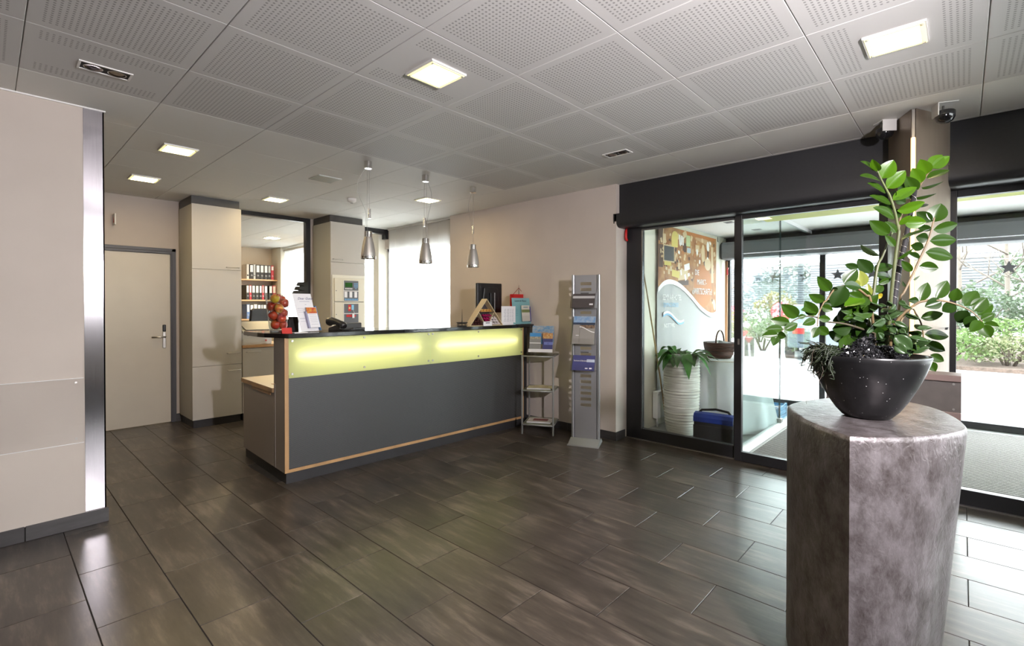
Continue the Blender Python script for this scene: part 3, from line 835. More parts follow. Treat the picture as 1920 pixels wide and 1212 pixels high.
def arch_leaf(parent, base, ang, L, up, w_, mat, droop=1.0):
    d = Vector((math.cos(ang), math.sin(ang), 0)); sd = Vector((-d.y, d.x, 0))
    mb = MB()
    n = 9
    def fn(u, v):
        t = u
        p = Vector(base) + d * (L * t) + Vector((0, 0, up * t * 1.6 - droop * t * t * up * 1.9))
        ww = 0.0 if t < .28 else w_ * math.sin(min((t - .28) / .72, 1) ** .8 * PI) ** .8
        ww = max(ww, 0.002 if t < .98 else 0)
        return p + sd * (v - .5) * ww + Vector((0, 0, abs(v - .5) * ww * .35))
    mb.grid(fn, n, 4)
    return mb.build('leaf', mat, parent, fix=False)
for k in range(34):
    a = k * 2.39996
    arch_leaf(pl, (0.05 * math.cos(a), 0.05 * math.sin(a), 0.76), a, random.uniform(.16, .36 if math.sin(a) < .3 else .27), random.uniform(.12, .30), random.uniform(.075, .12), LG2 if k % 3 == 0 else LG, random.uniform(.62, 1.15))

# draped table with basket
CL = M('table_linen', (0.78, 0.79, 0.80), 0.85)
tb = thing('side_table', 'round table under a long white cloth in the vestibule', 'table', (5.78, 2.0, 0))
MB().lathe([(0, 0.735), (0.40, 0.735), (0.40, 0.755), (0, 0.755)], 40).build('tabletop', M('table_top', (0.5, 0.4, 0.3), 0.5), tb)
MB().lathe([(0.28, 0), (0.28, 0.03), (0.05, 0.05), (0.04, 0.735)], 20).build('pedestal', SATIN, tb)
cb = MB()
def cloth(u, v):
    a = u * 2 * PI
    if v < .35:
        r = 0.415 * v / .35; return (r * math.cos(a), r * math.sin(a), 0.7575)
    t = (v - .35) / .65
    fold = math.sin(a * 9 + .5) * .5 + .3 * math.sin(a * 5 + 1)
    r = 0.415 + t * (0.05 + 0.055 * fold) + 0.05 * t * t
    return (r * math.cos(a), r * math.sin(a), 0.7575 - t * 0.748)
cb.grid(cloth, 90, 14)
tcl = thing('tablecloth', 'long white tablecloth draped over the vestibule table', 'tablecloth', (5.78, 2.0, 0))
cb.build('linen', CL, tcl, fix=False)
bk = thing('wicker_basket', 'dark brown wicker basket with a bow handle on the white cloth', 'basket', (5.75, 2.06, 0.758))
WK = M('wicker', (0.10, 0.035, 0.018), 0.6, noise=0.7, scale=9, stretch=(1, 1, 6), bump=0.6)
pr = []
for k in range(23):
    z = 0.008 + 0.172 * k / 22
    pr.append((0.125 + 0.045 * math.sin(z / .18 * PI * .5) + (.004 if k % 2 else -.002), z))
MB().lathe([(0, 0), (0.12, 0)] + pr + [(0.160, .18), (0.15, .04), (0, .03)], 36).build('bowl', WK, bk, sharp=60)
for s_ in (1,):
    MB().tube([(0.06 + .03 * s_ + .165 * math.cos(t) * .98, 0 + s_ * .0, .17 + .17 * math.sin(t)) for t in [PI * k / 12 for k in range(13)]] if s_ < 0 else [(.02 + .13 * math.cos(t), 0.0, .165 + .15 * math.sin(t)) for t in [PI * k / 12 for k in range(13)]], 0.009, 8).build('handle', WK, bk)
MB().grid(lambda u, v: (0.14 * v * math.cos(u * 2 * PI), 0.14 * v * math.sin(u * 2 * PI), 0.19 - .03 * v + .015 * math.sin(u * 31)), 24, 4).build('liner', M('liner_grey', (0.45, 0.46, 0.47), .8), bk, fix=False)
o = thing('bottle_box', 'white card box on the cloth right of the basket', 'box', (5.90, 1.78, 0.758), 0.3)
MB().box((-.06, -.05, 0), (.06, .05, .24)).build('carton', WHITE, o, bevel=.002)
MB().box((-.0605, -.03, .1), (-.06, .03, .16)).build('print', M('pale_grey_print', (.45, .45, .46), .7), o)
# shoulder bag
bgx = thing('shoulder_bag', 'black shoulder bag with bright blue flap beside the white planter', 'bag', (4.905, 1.80, 0.0), -1.47)
def rbox(mb, x0, x1, y0, y1, z0, z1, b=0.02): return mb.box((x0, y0, z0), (x1, y1, z1))
BG = M('bag_black', (0.012, 0.012, 0.014), 0.6, noise=.3, scale=40)
MB().box((-.19, -.065, 0.0), (.19, .065, .26)).build('body', BG, bgx, bevel=.025, seg=3)
mb = MB()
pf = [(-.078, .10 + .11), (-.078, .25), (-.055, .283), (0, .292), (.055, .283), (.075, .25), (.075, .2)]
mb.prism([(p[0], p[1]) for p in pf] + [(p[0] * .93, p[1] - .008) for p in pf[::-1]], -.185, .185, axis='x')
mb.build('flap', M('bag_blue', (0.012, 0.045, 0.32), 0.5), bgx, sharp=30)
MB().tube([(-.19, 0, .24), (-.13, .03, .305), (0, .05, .32), (.12, .03, .31), (.19, 0, .24)], .012, 8).build('strap', BG, bgx)
MB().box((.188, -.045, .03), (.215, .045, .17)).build('side_pocket', M('bag_grey', (.06, .06, .065), .5), bgx, bevel=.008)
MB().box((-.188, -.072, .04), (.188, -.064, .17)).build('front_pocket', BG, bgx, bevel=.004)
# blue crate under the table edge
cr = thing('plastic_crate', 'bright blue slatted plastic crate on the floor behind the cloth', 'crate', (6.15, 1.60, 0.0), 0.05)
CB = M('crate_blue', (0.12, 0.36, 0.62), 0.45)
mb = MB()
for y in (-.10, .10):
    for k in range(4): mb.box((-.18, y - .005, .01 + k * .055), (.18, y + .005, .05 + k * .055))
for x in (-.18, .18):
    for k in range(4): mb.box((x - .005, -.1, .01 + k * .055), (x + .005, .1, .05 + k * .055))
mb.box((-.18, -.1, 0), (.18, .1, .012))
for x in (-.18, .18):
    for y in (-.1, .1): mb.box((x - .012, y - .012, 0), (x + .012, y + .012, .225))
mb.build('slatted_body', CB, cr)
MB().box((-.19, -.112, .2), (.19, -.1, .225)).box((-.19, .1, .2), (.19, .112, .225)).build('rim', CB, cr, bevel=.003)

# ------------------------------------------------------------------ ceiling lamps
def warm_lamp():
    return M('lamp_face', (1, .9, .7), .4, emit=(1.0, 0.76, 0.40), estr=LAMP)
LRIM = M('lamp_rim_glass', (.9, .85, .5), .3, emit=(1.0, 0.90, 0.42), estr=0.85)
names = ['warm square ceiling lamp in front of the counter, nearest the picture centre', 'warm square ceiling lamp at the top right above the plant', 'warm square ceiling lamp left of the counter, the nearer of two over the corridor',
         'warm square ceiling lamp nearest the back door', 'warm square ceiling lamp in front of the office opening', 'warm square ceiling lamp behind the middle pendant']
lp0 = None
for (x, y), nm in zip(LAMPS, names):
    if lp0 is None:
        lp0 = thing('ceiling_lamp', nm, 'ceiling light', (x, y, H), group='square ceiling lamps')
        mb = MB()
        for a in ((-.113, -.113, .113, -.106), (-.113, .106, .113, .113), (-.113, -.106, -.106, .106), (.106, -.106, .113, .106)):
            mb.box((a[0], a[1], -.010), (a[2], a[3], 0))
        mb.build('frame', WHITE, lp0)
        mb = MB()
        for a in ((-.106, -.106, .106, -.088), (-.106, .088, .106, .106), (-.106, -.088, -.088, .088), (.088, -.088, .106, .088)):
            mb.box((a[0], a[1], -.012), (a[2], a[3], -.002))
        mb.build('glass_rim', LRIM, lp0)
        MB().box((-.088, -.088, -.0118), (.088, .088, -.003)).build('diffuser', warm_lamp(), lp0)
        for sx in (-1, 1):
            for sy in (-1, 1):
                MB().cyl((sx * .096, sy * .096, -.012), (sx * .096, sy * .096, -.016), .006, n=8).build('screw', SATIN, lp0)
    else:
        clone(lp0, (x, y, H), label=nm)
for (x, y), nm in zip(DOWN, ('black twin downlight in the ceiling above the left wall', 'black twin downlight in the ceiling near the entrance')):
    o = thing('twin_downlight', nm, 'downlight', (x, y, H), 0 if x < 1 else PI / 2, group='twin downlights')
    mb = MB()
    for a in ((-.108, -.055, .108, -.045), (-.108, .045, .108, .055), (-.108, -.045, -.098, .045), (.098, -.045, .108, .045)):
        mb.box((a[0], a[1], -.005), (a[2], a[3], 0))
    mb.build('frame', WHITE, o)
    MB().box((-.098, -.045, -.001), (.098, .045, 0.0005)).build('recess', BLACKM, o)
    for s_ in (-.048, .048):
        r = MB().lathe([(.037, -.004), (.03, -.0015), (.014, -.001), (0, -.003)], 20, (s_, 0, -0.0005)).build('reflector', M('dark_reflector', (.16, .13, .12), .15, 1.0), o)
        MB().lathe([(.04, -.004), (.037, -.006), (.035, -.003)], 20, (s_, 0, 0)).build('ring', SATIN, o)
for (x, y), nm, lit in zip([(2.225, 4.505), (3.48, 5.79)], ('unlit square ceiling lamp with pale glass behind the first pendant', 'unlit flush ceiling hatch behind the second cabinet top'), (1, 0)):
    o = thing('ceiling_panel_lamp' if lit else 'ceiling_hatch', nm, 'ceiling light' if lit else 'hatch', (x, y, H))
    MB().box((-.112, -.112, -.006 if lit else -.0015), (.112, .112, 0)).build('plate', M('pale_glass', (.62, .65, .63), .25) if lit else CEIL, o, bevel=.001)
    if lit:
        MB().box((-.1, -.1, -.0075), (.1, .1, -.005)).build('glass', M('pale_glass2', (.55, .60, .58), .15), o)
o = thing('smoke_detector', 'white round smoke detector on the ceiling', 'smoke detector', (2.845, 5.12, H))
MB().lathe([(0, -.012), (.05, -.012), (.052, 0), (0, 0)], 24).build('base', WHITE, o, sharp=40)
MB().lathe([(0, -.05), (.018, -.05), (.026, -.043), (.046, -.034), (.05, -.02), (.048, -.012), (0, -.012)], 24).build('head', WHITE, o, sharp=50)
MB().cyl((0, 0, -.051), (0, 0, -.044), .017, n=12).build('grille', M('grey_grille', (.15, .15, .15), .6), o)

# pendants
pend0 = None
for (x, y), nm in zip([(2.206, 3.698), (2.803, 3.694), (3.412, 3.700)], ('silver bell pendant lamp nearest the apple vase', 'silver bell pendant lamp in the middle of the row of three', 'silver bell pendant lamp nearest the beige wall')):
    if pend0 is None:
        o = pend0 = thing('pendant_lamp', nm, 'pendant lamp', (x, y, 0), group='three silver pendants')
        MB().cyl((0, 0, H - .062), (0, 0, H), .032, n=24).build('canopy', CHROME, o, bevel=.003, sharp=40)
        sh = [(.0605, 1.762), (.0605, 1.772), (.058, 1.81), (.0525, 1.85), (.045, 1.89), (.037, 1.925), (.032, 1.945)]
        MB().lathe([(.057, 1.764)] + [(.0605, 1.775)] + sh[2:] + [(.030, 1.948), (.03, 1.94), (.05, 1.85), (.056, 1.775)], 28).build('shade', SHADE, o)
        MB().lathe([(.033, 1.94), (.033, 1.985), (.028, 1.99), (0, 1.99)], 24).build('cap', CHROME, o, sharp=40)
        MB().lathe([(.0585, 1.755), (.062, 1.757), (.062, 1.777), (.0585, 1.775), (.05, 1.762), (0.045, 1.80)], 28).build('rim_ring', CHROME, o, sharp=50)
        MB().lathe([(0, 1.775), (.026, 1.775), (.035, 1.80), (.03, 1.86)], 16).build('bulb', M('unlit_bulb', (.5, .5, .48), .2), o)
        MB().cyl((.012, 0, 2.10), (.012, 0, 2.18), .011, n=14).build('weight', CHROME, o, sharp=40)
        mb = MB()
        mb.tube([(.012, 0, H - .06), (.012, 0, 2.18)], .0011, 5).tube([(-.010, 0, H - .06), (-.010, 0, 1.99)], .0011, 5).build('steel_wire', SATIN, o)
        mb = MB()
        p_ = [Vector((-.018, .01, H - .06)), Vector((-.07, .05, 2.42)), Vector((-.075, .055, 2.32)), Vector((-.03, .02, 2.20)), Vector((-.012, .004, 2.13)), Vector((-.02, .01, 2.07)), Vector((-.004, .0, 1.99))]
        q_ = []
        for k in range(len(p_) - 1):
            for t in range(4): q_.append(p_[k].lerp(p_[k + 1], t / 4))
        for _ in range(3): q_ = [q_[0]] + [(q_[i - 1] + q_[i] * 2 + q_[i + 1]) / 4 for i in range(1, len(q_) - 1)] + [q_[-1]]
        mb.tube(q_, .0014, 5).build('cable', M('clear_cable', (.35, .34, .32), .3), o)
    else:
        clone(pend0, (x, y, 0), rz=2.2 if x < 3 else .9, label=nm)

# ------------------------------------------------------------------ reception counter
CO = Vector((1.536, 3.762, 0)); CA = math.radians(-2.4)
cc, cs = math.cos(CA), math.sin(CA)
def CW(u, v, z): return (CO.x + cc * u - cs * v, CO.y + cs * u + cc * v, z)
ct = thing('reception_counter', 'long reception counter with black stone top and glowing lime glass band', 'counter', CO, CA)
GR = M('black_granite', (0.010, 0.010, 0.011), 0.12, noise=.4, scale=200, coat=.3)
LEN = 2.66
MB().box((.012, .012, 0), (LEN - .02, .98, .084)).build('plinth', PLINTHB, ct)
mb = MB()
mb.box((0, .003, .084), (.028, .232, 1.112))                       # end board of the front wall
mb.box((.028, .20, .084), (LEN, .232, 1.112))
mb.build('front_wall', TAUPE, ct)
MB().box((-.001, .2, .084), (.0, .206, .74)).build('joint_strip', M('alu_strip', (.6, .58, .56), .4, .3), ct)
MB().box((.0, .235, .084), (.02, 1.0, .70)).box((.02, .9, .084), (1.0, .98, .70)).build('desk_side', TAUPE, ct)
MB().box((-.02, .20, .742), (.0, .232, .745)).build('spacer', WOODE, ct)
MB().box((-.012, .236, .705), (2.6, 1.02, .708)).build('desk_top', M('desk_laminate', (.46, .39, .30), .4), ct)
MB().box((-.012, .236, .672), (2.6, 1.02, .705)).build('desk_edge', WOODE, ct, bevel=.001)
MB().box((-.006, .30, .645), (.5, .75, .672)).build('pull_out_board', WOODE, ct)
MB().box((-.0012, 0, .084), (.0285, .006, 1.112)).box((.0285, 0, .084), (LEN - .06, .006, .108)).box((LEN - .072, 0, .084), (LEN - .05, .006, 1.112)).build('beech_trim', WOODE, ct)
MB().box((LEN - .05, .0, .084), (LEN, .2, 1.112)).build('end_post', PLINTHB, ct)
def mesh_mat():
    m = bpy.data.materials.new('perforated_steel'); m.use_nodes = True
    nt = m.node_tree; p = nt.nodes['Principled BSDF']
    tc = nn(nt, 'ShaderNodeTexCoord'); sp = nn(nt, 'ShaderNodeSeparateXYZ'); nt.links.new(tc.outputs['Object'], sp.inputs[0])
    def mth(op, a, b=None):
        n = nn(nt, 'ShaderNodeMath', operation=op)
        for i, v in enumerate((a, b)):
            if v is None: continue
            if hasattr(v, 'links'): nt.links.new(v, n.inputs[i])
            else: n.inputs[i].default_value = v
        return n.outputs[0]
    P_ = 0.0085
    row = mth('FLOOR', mth('DIVIDE', sp.outputs['Z'], P_ * .87)); fz = mth('SUBTRACT', mth('FRACT', mth('DIVIDE', sp.outputs['Z'], P_ * .87)), .5)
    fx = mth('SUBTRACT', mth('FRACT', mth('ADD', mth('DIVIDE', sp.outputs['X'], P_), mth('MULTIPLY', row, .5))), .5)
    d = mth('SQRT', mth('ADD', mth('MULTIPLY', fx, fx), mth('MULTIPLY', fz, fz)))
    hole = mth('LESS_THAN', d, .33)
    mx = nn(nt, 'ShaderNodeMix', data_type='RGBA'); mx.inputs[6].default_value = (.105, .105, .107, 1); mx.inputs[7].default_value = (.016, .016, .017, 1)
    nt.links.new(hole, mx.inputs[0]); nt.links.new(mx.outputs[2], p.inputs[0])
    p.inputs['Roughness'].default_value = .42; p.inputs['Metallic'].default_value = .5
    return m
MB().box((.0285, .008, .108), (LEN - .072, .011, .806)).build('perforated_panel', mesh_mat(), ct)
# light box behind the lime glass
LB = M('light_box_white', (.75, .78, .62), .7)
MB().box((.0285, .16, .80), (LEN - .072, .17, 1.11)).box((.0285, .03, .795), (LEN - .072, .17, .806)).box((.0285, .03, 1.105), (LEN - .072, .17, 1.112)).build('light_box', LB, ct)
def lime_mat():
    m = bpy.data.materials.new('lime_frosted_glass'); m.use_nodes = True
    nt = m.node_tree; nt.nodes.clear(); out = nn(nt, 'ShaderNodeOutputMaterial')
    tl = nn(nt, 'ShaderNodeBsdfTranslucent'); tl.inputs[0].default_value = (.80, .80, .40, 1)
    df = nn(nt, 'ShaderNodeBsdfDiffuse'); df.inputs[0].default_value = (.60, .66, .34, 1)
    a = nn(nt, 'ShaderNodeMixShader'); a.inputs[0].default_value = .5
    nt.links.new(tl.outputs[0], a.inputs[1]); nt.links.new(df.outputs[0], a.inputs[2])
    gl = nn(nt, 'ShaderNodeBsdfGlossy'); gl.inputs['Roughness'].default_value = .18
    fr = nn(nt, 'ShaderNodeFresnel'); fr.inputs[0].default_value = 1.4
    b = nn(nt, 'ShaderNodeMixShader'); nt.links.new(fr.outputs[0], b.inputs[0]); nt.links.new(a.outputs[0], b.inputs[1]); nt.links.new(gl.outputs[0], b.inputs[2])
    nt.links.new(b.outputs[0], out.inputs[0])
    return m
LIMEG = lime_mat()
LIMEE = glass_mat('lime_clear_edge', (.86, .95, .62))
LSTRIP = M('tube_light', (1, 1, .9), .4, emit=(1.0, 0.94, 0.70), estr=TUBE)
for k, (u0, u1, t0, t1) in enumerate(((.030, 1.327, .10, 1.20), (1.330, LEN - .074, 1.42, 2.50))):
    g = MB()
    bm = g.bm
    y0, y1 = -.006, .002
    g.quad([(u0, y0, .806), (u1, y0, .806), (u1, y0, 1.108), (u0, y0, 1.108)], 0)
    g.quad([(u0, y0, 1.108), (u1, y0, 1.108), (u1, y1, 1.108), (u0, y1, 1.108)], 1)
    g.quad([(u0, y0, .806), (u0, y1, .806), (u1, y1, .806), (u1, y0, .806)], 1)
    g.quad([(u0, y0, .806), (u0, y0, 1.108), (u0, y1, 1.108), (u0, y1, .806)], 1)
    g.quad([(u1, y0, .806), (u1, y1, .806), (u1, y1, 1.108), (u1, y0, 1.108)], 1)
    bmesh.ops.remove_doubles(bm, verts=bm.verts[:], dist=1e-6)
    lg_ = g.build('lime_glass', [LIMEG, LIMEE], ct)
    MB().cyl((t0, .027, .975), (t1, .027, .975), .010, n=10).build('fluorescent_tube', LSTRIP, ct)
    um = (u0 + u1) / 2
    for u in (u0 + .022, um - .03, u1 - .022):
        for z in (.838, 1.09):
            MB().cyl((u, -.006, z), (u, -.014, z), .009, n=10).build('screw', SATIN, ct)
top = [(-.10, .64), (-.10, .30), (-.085, .19), (.015, -.035), (2.742, -.035), (2.742, .40), (.5, .40), (.35, .64)]
MB().prism(top, 1.113, 1.147, axis='z').build('stone_top', GR, ct, bevel=.003)

# --- things on the counter
TZ = 1.147
def on(name, label, cat, u, v, rz=0.0, z=TZ, group=None):
    return thing(name, label, cat, CW(u, v, z), CA + rz, group)
VU, VV = 0.028, 0.22
def vase_glass():
    m = glass_mat('vase_glass', (.95, .97, .97), 1.5)
    nt = m.node_tree; out = [n for n in nt.nodes if n.type == 'OUTPUT_MATERIAL'][0]
    src = out.inputs[0].links[0].from_socket
    lw = nn(nt, 'ShaderNodeLayerWeight'); lw.inputs[0].default_value = .5
    pw = nn(nt, 'ShaderNodeMath', operation='POWER'); pw.inputs[1].default_value = 3.0
    sc_ = nn(nt, 'ShaderNodeMath', operation='MULTIPLY'); sc_.inputs[1].default_value = .55
    nt.links.new(lw.outputs['Facing'], pw.inputs[0]); nt.links.new(pw.outputs[0], sc_.inputs[0])
    df = nn(nt, 'ShaderNodeBsdfTranslucent'); df.inputs[0].default_value = (.85, .88, .88, 1)   # whitish colour mixed in at the edges, standing in for refracted light
    mx = nn(nt, 'ShaderNodeMixShader')
    nt.links.new(sc_.outputs[0], mx.inputs[0]); nt.links.new(src, mx.inputs[1]); nt.links.new(df.outputs[0], mx.inputs[2])
    nt.links.new(mx.outputs[0], out.inputs[0])
    return m
va = on('glass_vase', 'tall clear glass vase full of apples on the counter end', 'vase', VU, VV)
MB().lathe([(0, 0), (.058, 0), (.060, .004), (.060, .022), (.066, .05), (.0915, .305), (.0935, .309), (.0905, .309), (.063, .05), (.056, .030), (0, .028)], 40).build('glass_body', vase_glass(), va, sharp=60)
MB().lathe([(0, .003), (.057, .003), (.0575, .020), (0, .024)], 32).build('thick_base', M('crystal_base', (.55, .56, .55), .08, .6), va, sharp=50)
APP = []
def apple_mat(nm, c1, c2):
    m = bpy.data.materials.new(nm); m.use_nodes = True
    nt = m.node_tree; p = nt.nodes['Principled BSDF']
    tc = nn(nt, 'ShaderNodeTexCoord'); gr_ = nn(nt, 'ShaderNodeTexNoise'); gr_.inputs['Scale'].default_value = 14
    mp = nn(nt, 'ShaderNodeMapping'); mp.inputs['Scale'].default_value = (1, 1, .5)
    nt.links.new(tc.outputs['Object'], mp.inputs[0]); nt.links.new(mp.outputs[0], gr_.inputs[0])
    r = nn(nt, 'ShaderNodeValToRGB'); r.color_ramp.elements[0].position = .38; r.color_ramp.elements[1].position = .62
    r.color_ramp.elements[0].color = (*c1, 1); r.color_ramp.elements[1].color = (*c2, 1)
    nt.links.new(gr_.outputs[0], r.inputs[0]); nt.links.new(r.outputs[0], p.inputs[0]); p.inputs['Roughness'].default_value = .3
    return m
AY = apple_mat('apple_yellow_red', (.50, .10, .02), (.58, .40, .03)); AR = apple_mat('apple_red', (.30, .010, .010), (.46, .06, .02)); AO = apple_mat('apple_orange_red', (.50, .14, .03), (.40, .03, .015))
AST = M('apple_stalk', (.06, .035, .015), .8)
ap_prof = [(0, -.026), (.012, -.031), (.022, -.029), (.031, -.017), (.0345, 0), (.032, .016), (.024, .028), (.013, .031), (.004, .026), (0, .024)]
def apple(label, du, dv, dz, mat, tilt):
    o = on('apple', label, 'apple', VU + du, VV + dv, z=TZ + dz, group='apples in the glass vase')
    o.rotation_euler = (tilt[0], tilt[1], CA)
    MB().lathe(ap_prof, 20).build('flesh', mat, o)
    MB().tube([(0, 0, .024), (.002, 0, .033), (.005, 0, .040)], [.0012, .0012, .0016], 5).build('stalk', AST, o)
for a in [('apple with big yellow patch at the upper left of the vase', -.031, -.030, .268, AY, (.5, .3)), ('red apple tucked behind the yellow patched topmost apple', .004, .022, .272, AR, (.3, -.2)),
          ('orange red apple at the upper right of the vase', .046, -.012, .232, AO, (.2, -.5)), ('red apple half hidden at the left, second layer', -.042, .028, .205, AR, (.6, .3)),
          ('yellow and red apple in the middle of the vase, calyx showing', -.006, -.046, .192, AY, (2.2, .2)), ('dark red apple at the right of the middle layer', .045, .006, .155, AR, (.3, .6)),
          ('dark red apple at the left below the middle', -.040, -.012, .135, AR, (.1, -.6)), ('bright red apple in front, third layer from the top', .012, -.044, .112, AR, (.9, .2)),
          ('orange red apple at the bottom left of the vase', -.026, -.022, .063, AO, (.4, .1)), ('orange red apple at the bottom right of the vase, behind the red card', .034, -.012, .061, AO, (.3, -.4)),
          ('red apple at the far right edge of the upper layer', .040, .048, .262, AR, (.2, .2)), ('red apple at the back of the lower layer', .012, .042, .112, AR, (.2, .8)), ('red apple at the back of the middle layer', -.004, .046, .198, AO, (1, .8))]:
    apple(*a)
o = on('card_tent', 'small red folded card in front of the vase', 'card', .036, .055, -.1)
MB().prism([(-.014, 0), (.004, .042), (.006, .042), (.026, 0), (.024, 0), (.005, .039), (-.012, 0)], -.036, .036, axis='x', mtx=Matrix.Identity(4)).build('folded_card', RED, o)
# flyer stand
fs = on('flyer_stand', 'slanted white flyer stand with red topped leaflet on the counter', 'leaflet stand', .245, .15, .12)
SL = 0.045
def tilted(mb, x0, x1, z0, z1, y, th, k=.16):
    mb.quad([(x0 - z0 * SL, y + z0 * k, z0), (x1 - z0 * SL, y + z0 * k, z0), (x1 - z1 * SL, y + z1 * k, z1), (x0 - z1 * SL, y + z1 * k, z1)])
    return mb
LX = -.16
def slab(mb, x0, x1, z0, z1, y, th, k=.16, lean=LX):
    vs_ = []
    for yy in (y, y + th):
        vs_.append([(x0 + z0 * lean, yy + z0 * k, z0), (x1 + z0 * lean, yy + z0 * k, z0), (x1 + z1 * lean, yy + z1 * k, z1), (x0 + z1 * lean, yy + z1 * k, z1)])
    a = [mb.bm.verts.new(p) for p in vs_[0]]; b = [mb.bm.verts.new(p) for p in vs_[1]]
    mb.bm.faces.new(a[::-1]); mb.bm.faces.new(b)
    for i in range(4): mb.bm.faces.new((a[i], a[(i + 1) % 4], b[(i + 1) % 4], b[i]))
    return mb
slab(MB(), -.065, .09, .004, .31, 0, .003).build('backing', PAPER, fs)
MB().box((-.065, -.05, 0), (.10, .06, .005)).build('foot', ACRYL, fs)
slab(MB(), .008, .092, .035, .200, -.03, .006).build('leaflet', PAPER, fs)
slab(MB(), .006, .09, .150, .198, -.032, .002).build('leaflet_band', M('red_orange_print', (.5, .03, .02), .6, noise=.8, scale=50, col2=(.6, .3, .03)), fs)
slab(MB(), -.005, .008, .03, .165, -.03, .03).build('pocket', M('lilac_acrylic', (.36, .36, .5), .3), fs)
slab(MB(), .092, .099, .01, .21, -.025, .055).build('blue_leaflets', M('flyer_blue', (.05, .16, .36), .5), fs)
def ftext(par, s, x, z, size, mat=INK, sx=1.0, k=.16, lean=LX, shear=.3, y=-.002, name='lettering'):
    return text(name, s, size, mat, par, (x + z * lean, y + z * k, z), (PI / 2 - math.atan(k), 0, 0), .0002, sx=sx, shear=shear)
ftext(fs, 'Dear Guest', -.032, .262, .027, M('navy_ink', (.03, .04, .16), .7), 1.0)
for z, x, w_ in ((.245, -.02, .085), (.22, .02, .012)):
    slab(MB(), x, x + w_, z, z + .003, -.0015, .001).build('print_line', M('grey_ink', (.35, .35, .42), .8), fs)
for z in (.19, .175, .16, .11, .105, .085):
    slab(MB(), -.05, -.005, z, z + .002, -.0015, .001).build('print_line', MATS['grey_ink'], fs)
for z in (.14, .125, .11, .095, .08, .06):
    slab(MB(), .02, .08, z, z + .002, -.0315, .001).build('print_line', MATS['grey_ink'], fs)
# dark box behind
o = on('pen_box', 'black stepped box behind the slanted flyer stand', 'box', .19, .33, .1)
MB().box((-.03, -.03, 0), (.03, .03, .12)).box((-.055, -.03, 0), (-.03, .03, .10)).build('housing', BLACKM, o, bevel=.002)
o = on('desk_card', 'white flat card lying at the foot of the flyer stand', 'card', .128, .06, .05)
MB().box((-.045, -.03, 0), (.06, .03, .004)).build('sheet', PAPER, o)
# telephone
ph = on('telephone', 'dark grey desk telephone with handset on the counter', 'telephone', .56, .20, .25)
PHM = M('phone_grey', (.045, .043, .042), .4)
MB().prism([(-.09, .0), (-.09, .062), (-.075, .066), (.085, .022), (.09, .0)], -.085, .125, axis='x').build('body', PHM, ph, bevel=.004)
bpy_o = MB()
bpy_o.tube([(-.07, .105, .060), (-.07, .09, .072), (-.07, .055, .080), (-.07, .0, .074), (-.07, -.045, .060), (-.07, -.085, .042), (-.07, -.10, .032)], [.026, .038, .034, .026, .028, .036, .024], 14).build('handset', M('phone_dark', (.022, .021, .021), .35), ph)
MB().box((-.02, .015, .062), (.085, .07, .066), mtx=Matrix.Rotation(.0, 4, 'X')).build('display_frame', PHM, ph)
MB().prism([(.05, .064), (.03, .060), (.03, .056), (.05, .060)], -.01, .075, axis='x').build('display', M('lcd', (.28, .25, .2), .2), ph)
for r in range(4):
    for c in range(3):
        y = -.0 - r * .02
        MB().box((.0 + c * .022, y - .006, .040 - r * .006 + .007), (.015 + c * .022, y + .006, .046 - r * .006 + .007)).build('key', M('phone_key', (.10, .10, .10), .5), ph)
MB().tube([(-.10, -.09, .05), (-.13, -.11, .02), (-.08, -.12, .012), (-.02, -.11, .01), (.02, -.1, .02)], .005, 6).build('cord', BLACK, ph)
o = on('card_terminal', 'flat black device lying right of the telephone', 'device', .66, .16, -.05)
MB().box((-.06, -.035, 0), (.07, .035, .022)).build('housing', BLACK, o, bevel=.006)
MB().box((-.05, -.025, .022), (.0, .025, .0225)).build('screen', M('dark_screen', (.03, .04, .05), .1), o)
# bill spike
o = on('bill_spike', 'black iron bill spike with openwork base', 'bill spike', 1.765, .06)
MB().lathe([(0, .03), (.02, .031), (.056, .043), (.06, .040), (.05, .032), (.02, .026), (0, .025)], 24).build('dish', BLACK, o)
MB().lathe([(.05, 0), (.053, .004), (.05, .008), (.047, .004), (.05, 0)], 24).build('foot_ring', BLACK, o)
for k in range(8):
    a = k * PI / 4
    MB().tube([(.05 * math.cos(a), .05 * math.sin(a), .004), (.045 * math.cos(a), .045 * math.sin(a), .034)], .003, 5).build('strut', BLACK, o)
MB().tube([(0, 0, .03), (0, 0, .06), (0, 0, .178)], [.006, .004, .0008], 8).build('spike', BLACK, o)
# triangle display
td = on('triangle_display', 'wooden triangle display shelf with pyramid sweets on the counter', 'display', 2.065, .055, -.06)
WD = M('pale_wood', (.62, .50, .30), .5)
A_, B_, C_ = (-.225, 0), (.225, 0), (0, .285)
def inset(d):
    return [(-.225 + d * 2.1, d), (.225 - d * 2.1, d), (0, .285 - d * 1.55)]
i_ = inset(.0055)
mb = MB()
for p, q, a, b in ((A_, B_, i_[0], i_[1]), (B_, C_, i_[1], i_[2]), (C_, A_, i_[2], i_[0])):
    mb.prism([p, q, b, a], -.045, .045, axis='y')
mb.build('frame', WD, td)
MB().prism([A_, B_, C_], .04, .044, axis='y').build('back_panel', M('display_back', (.06, .045, .045), .7), td)
MB().box((-.105, -.04, .142), (.105, .04, .147)).build('shelf', M('dark_shelf', (.03, .02, .02), .6), td)
MB().prism([(-.105, .142), (-.1, .142), (-.028, .03), (-.033, .03)], -.04, .04, axis='y').build('divider', WD, td)
MB().prism([(.105, .142), (.1, .142), (.045, .055), (.05, .055)], -.04, .04, axis='y').build('divider', WD, td)
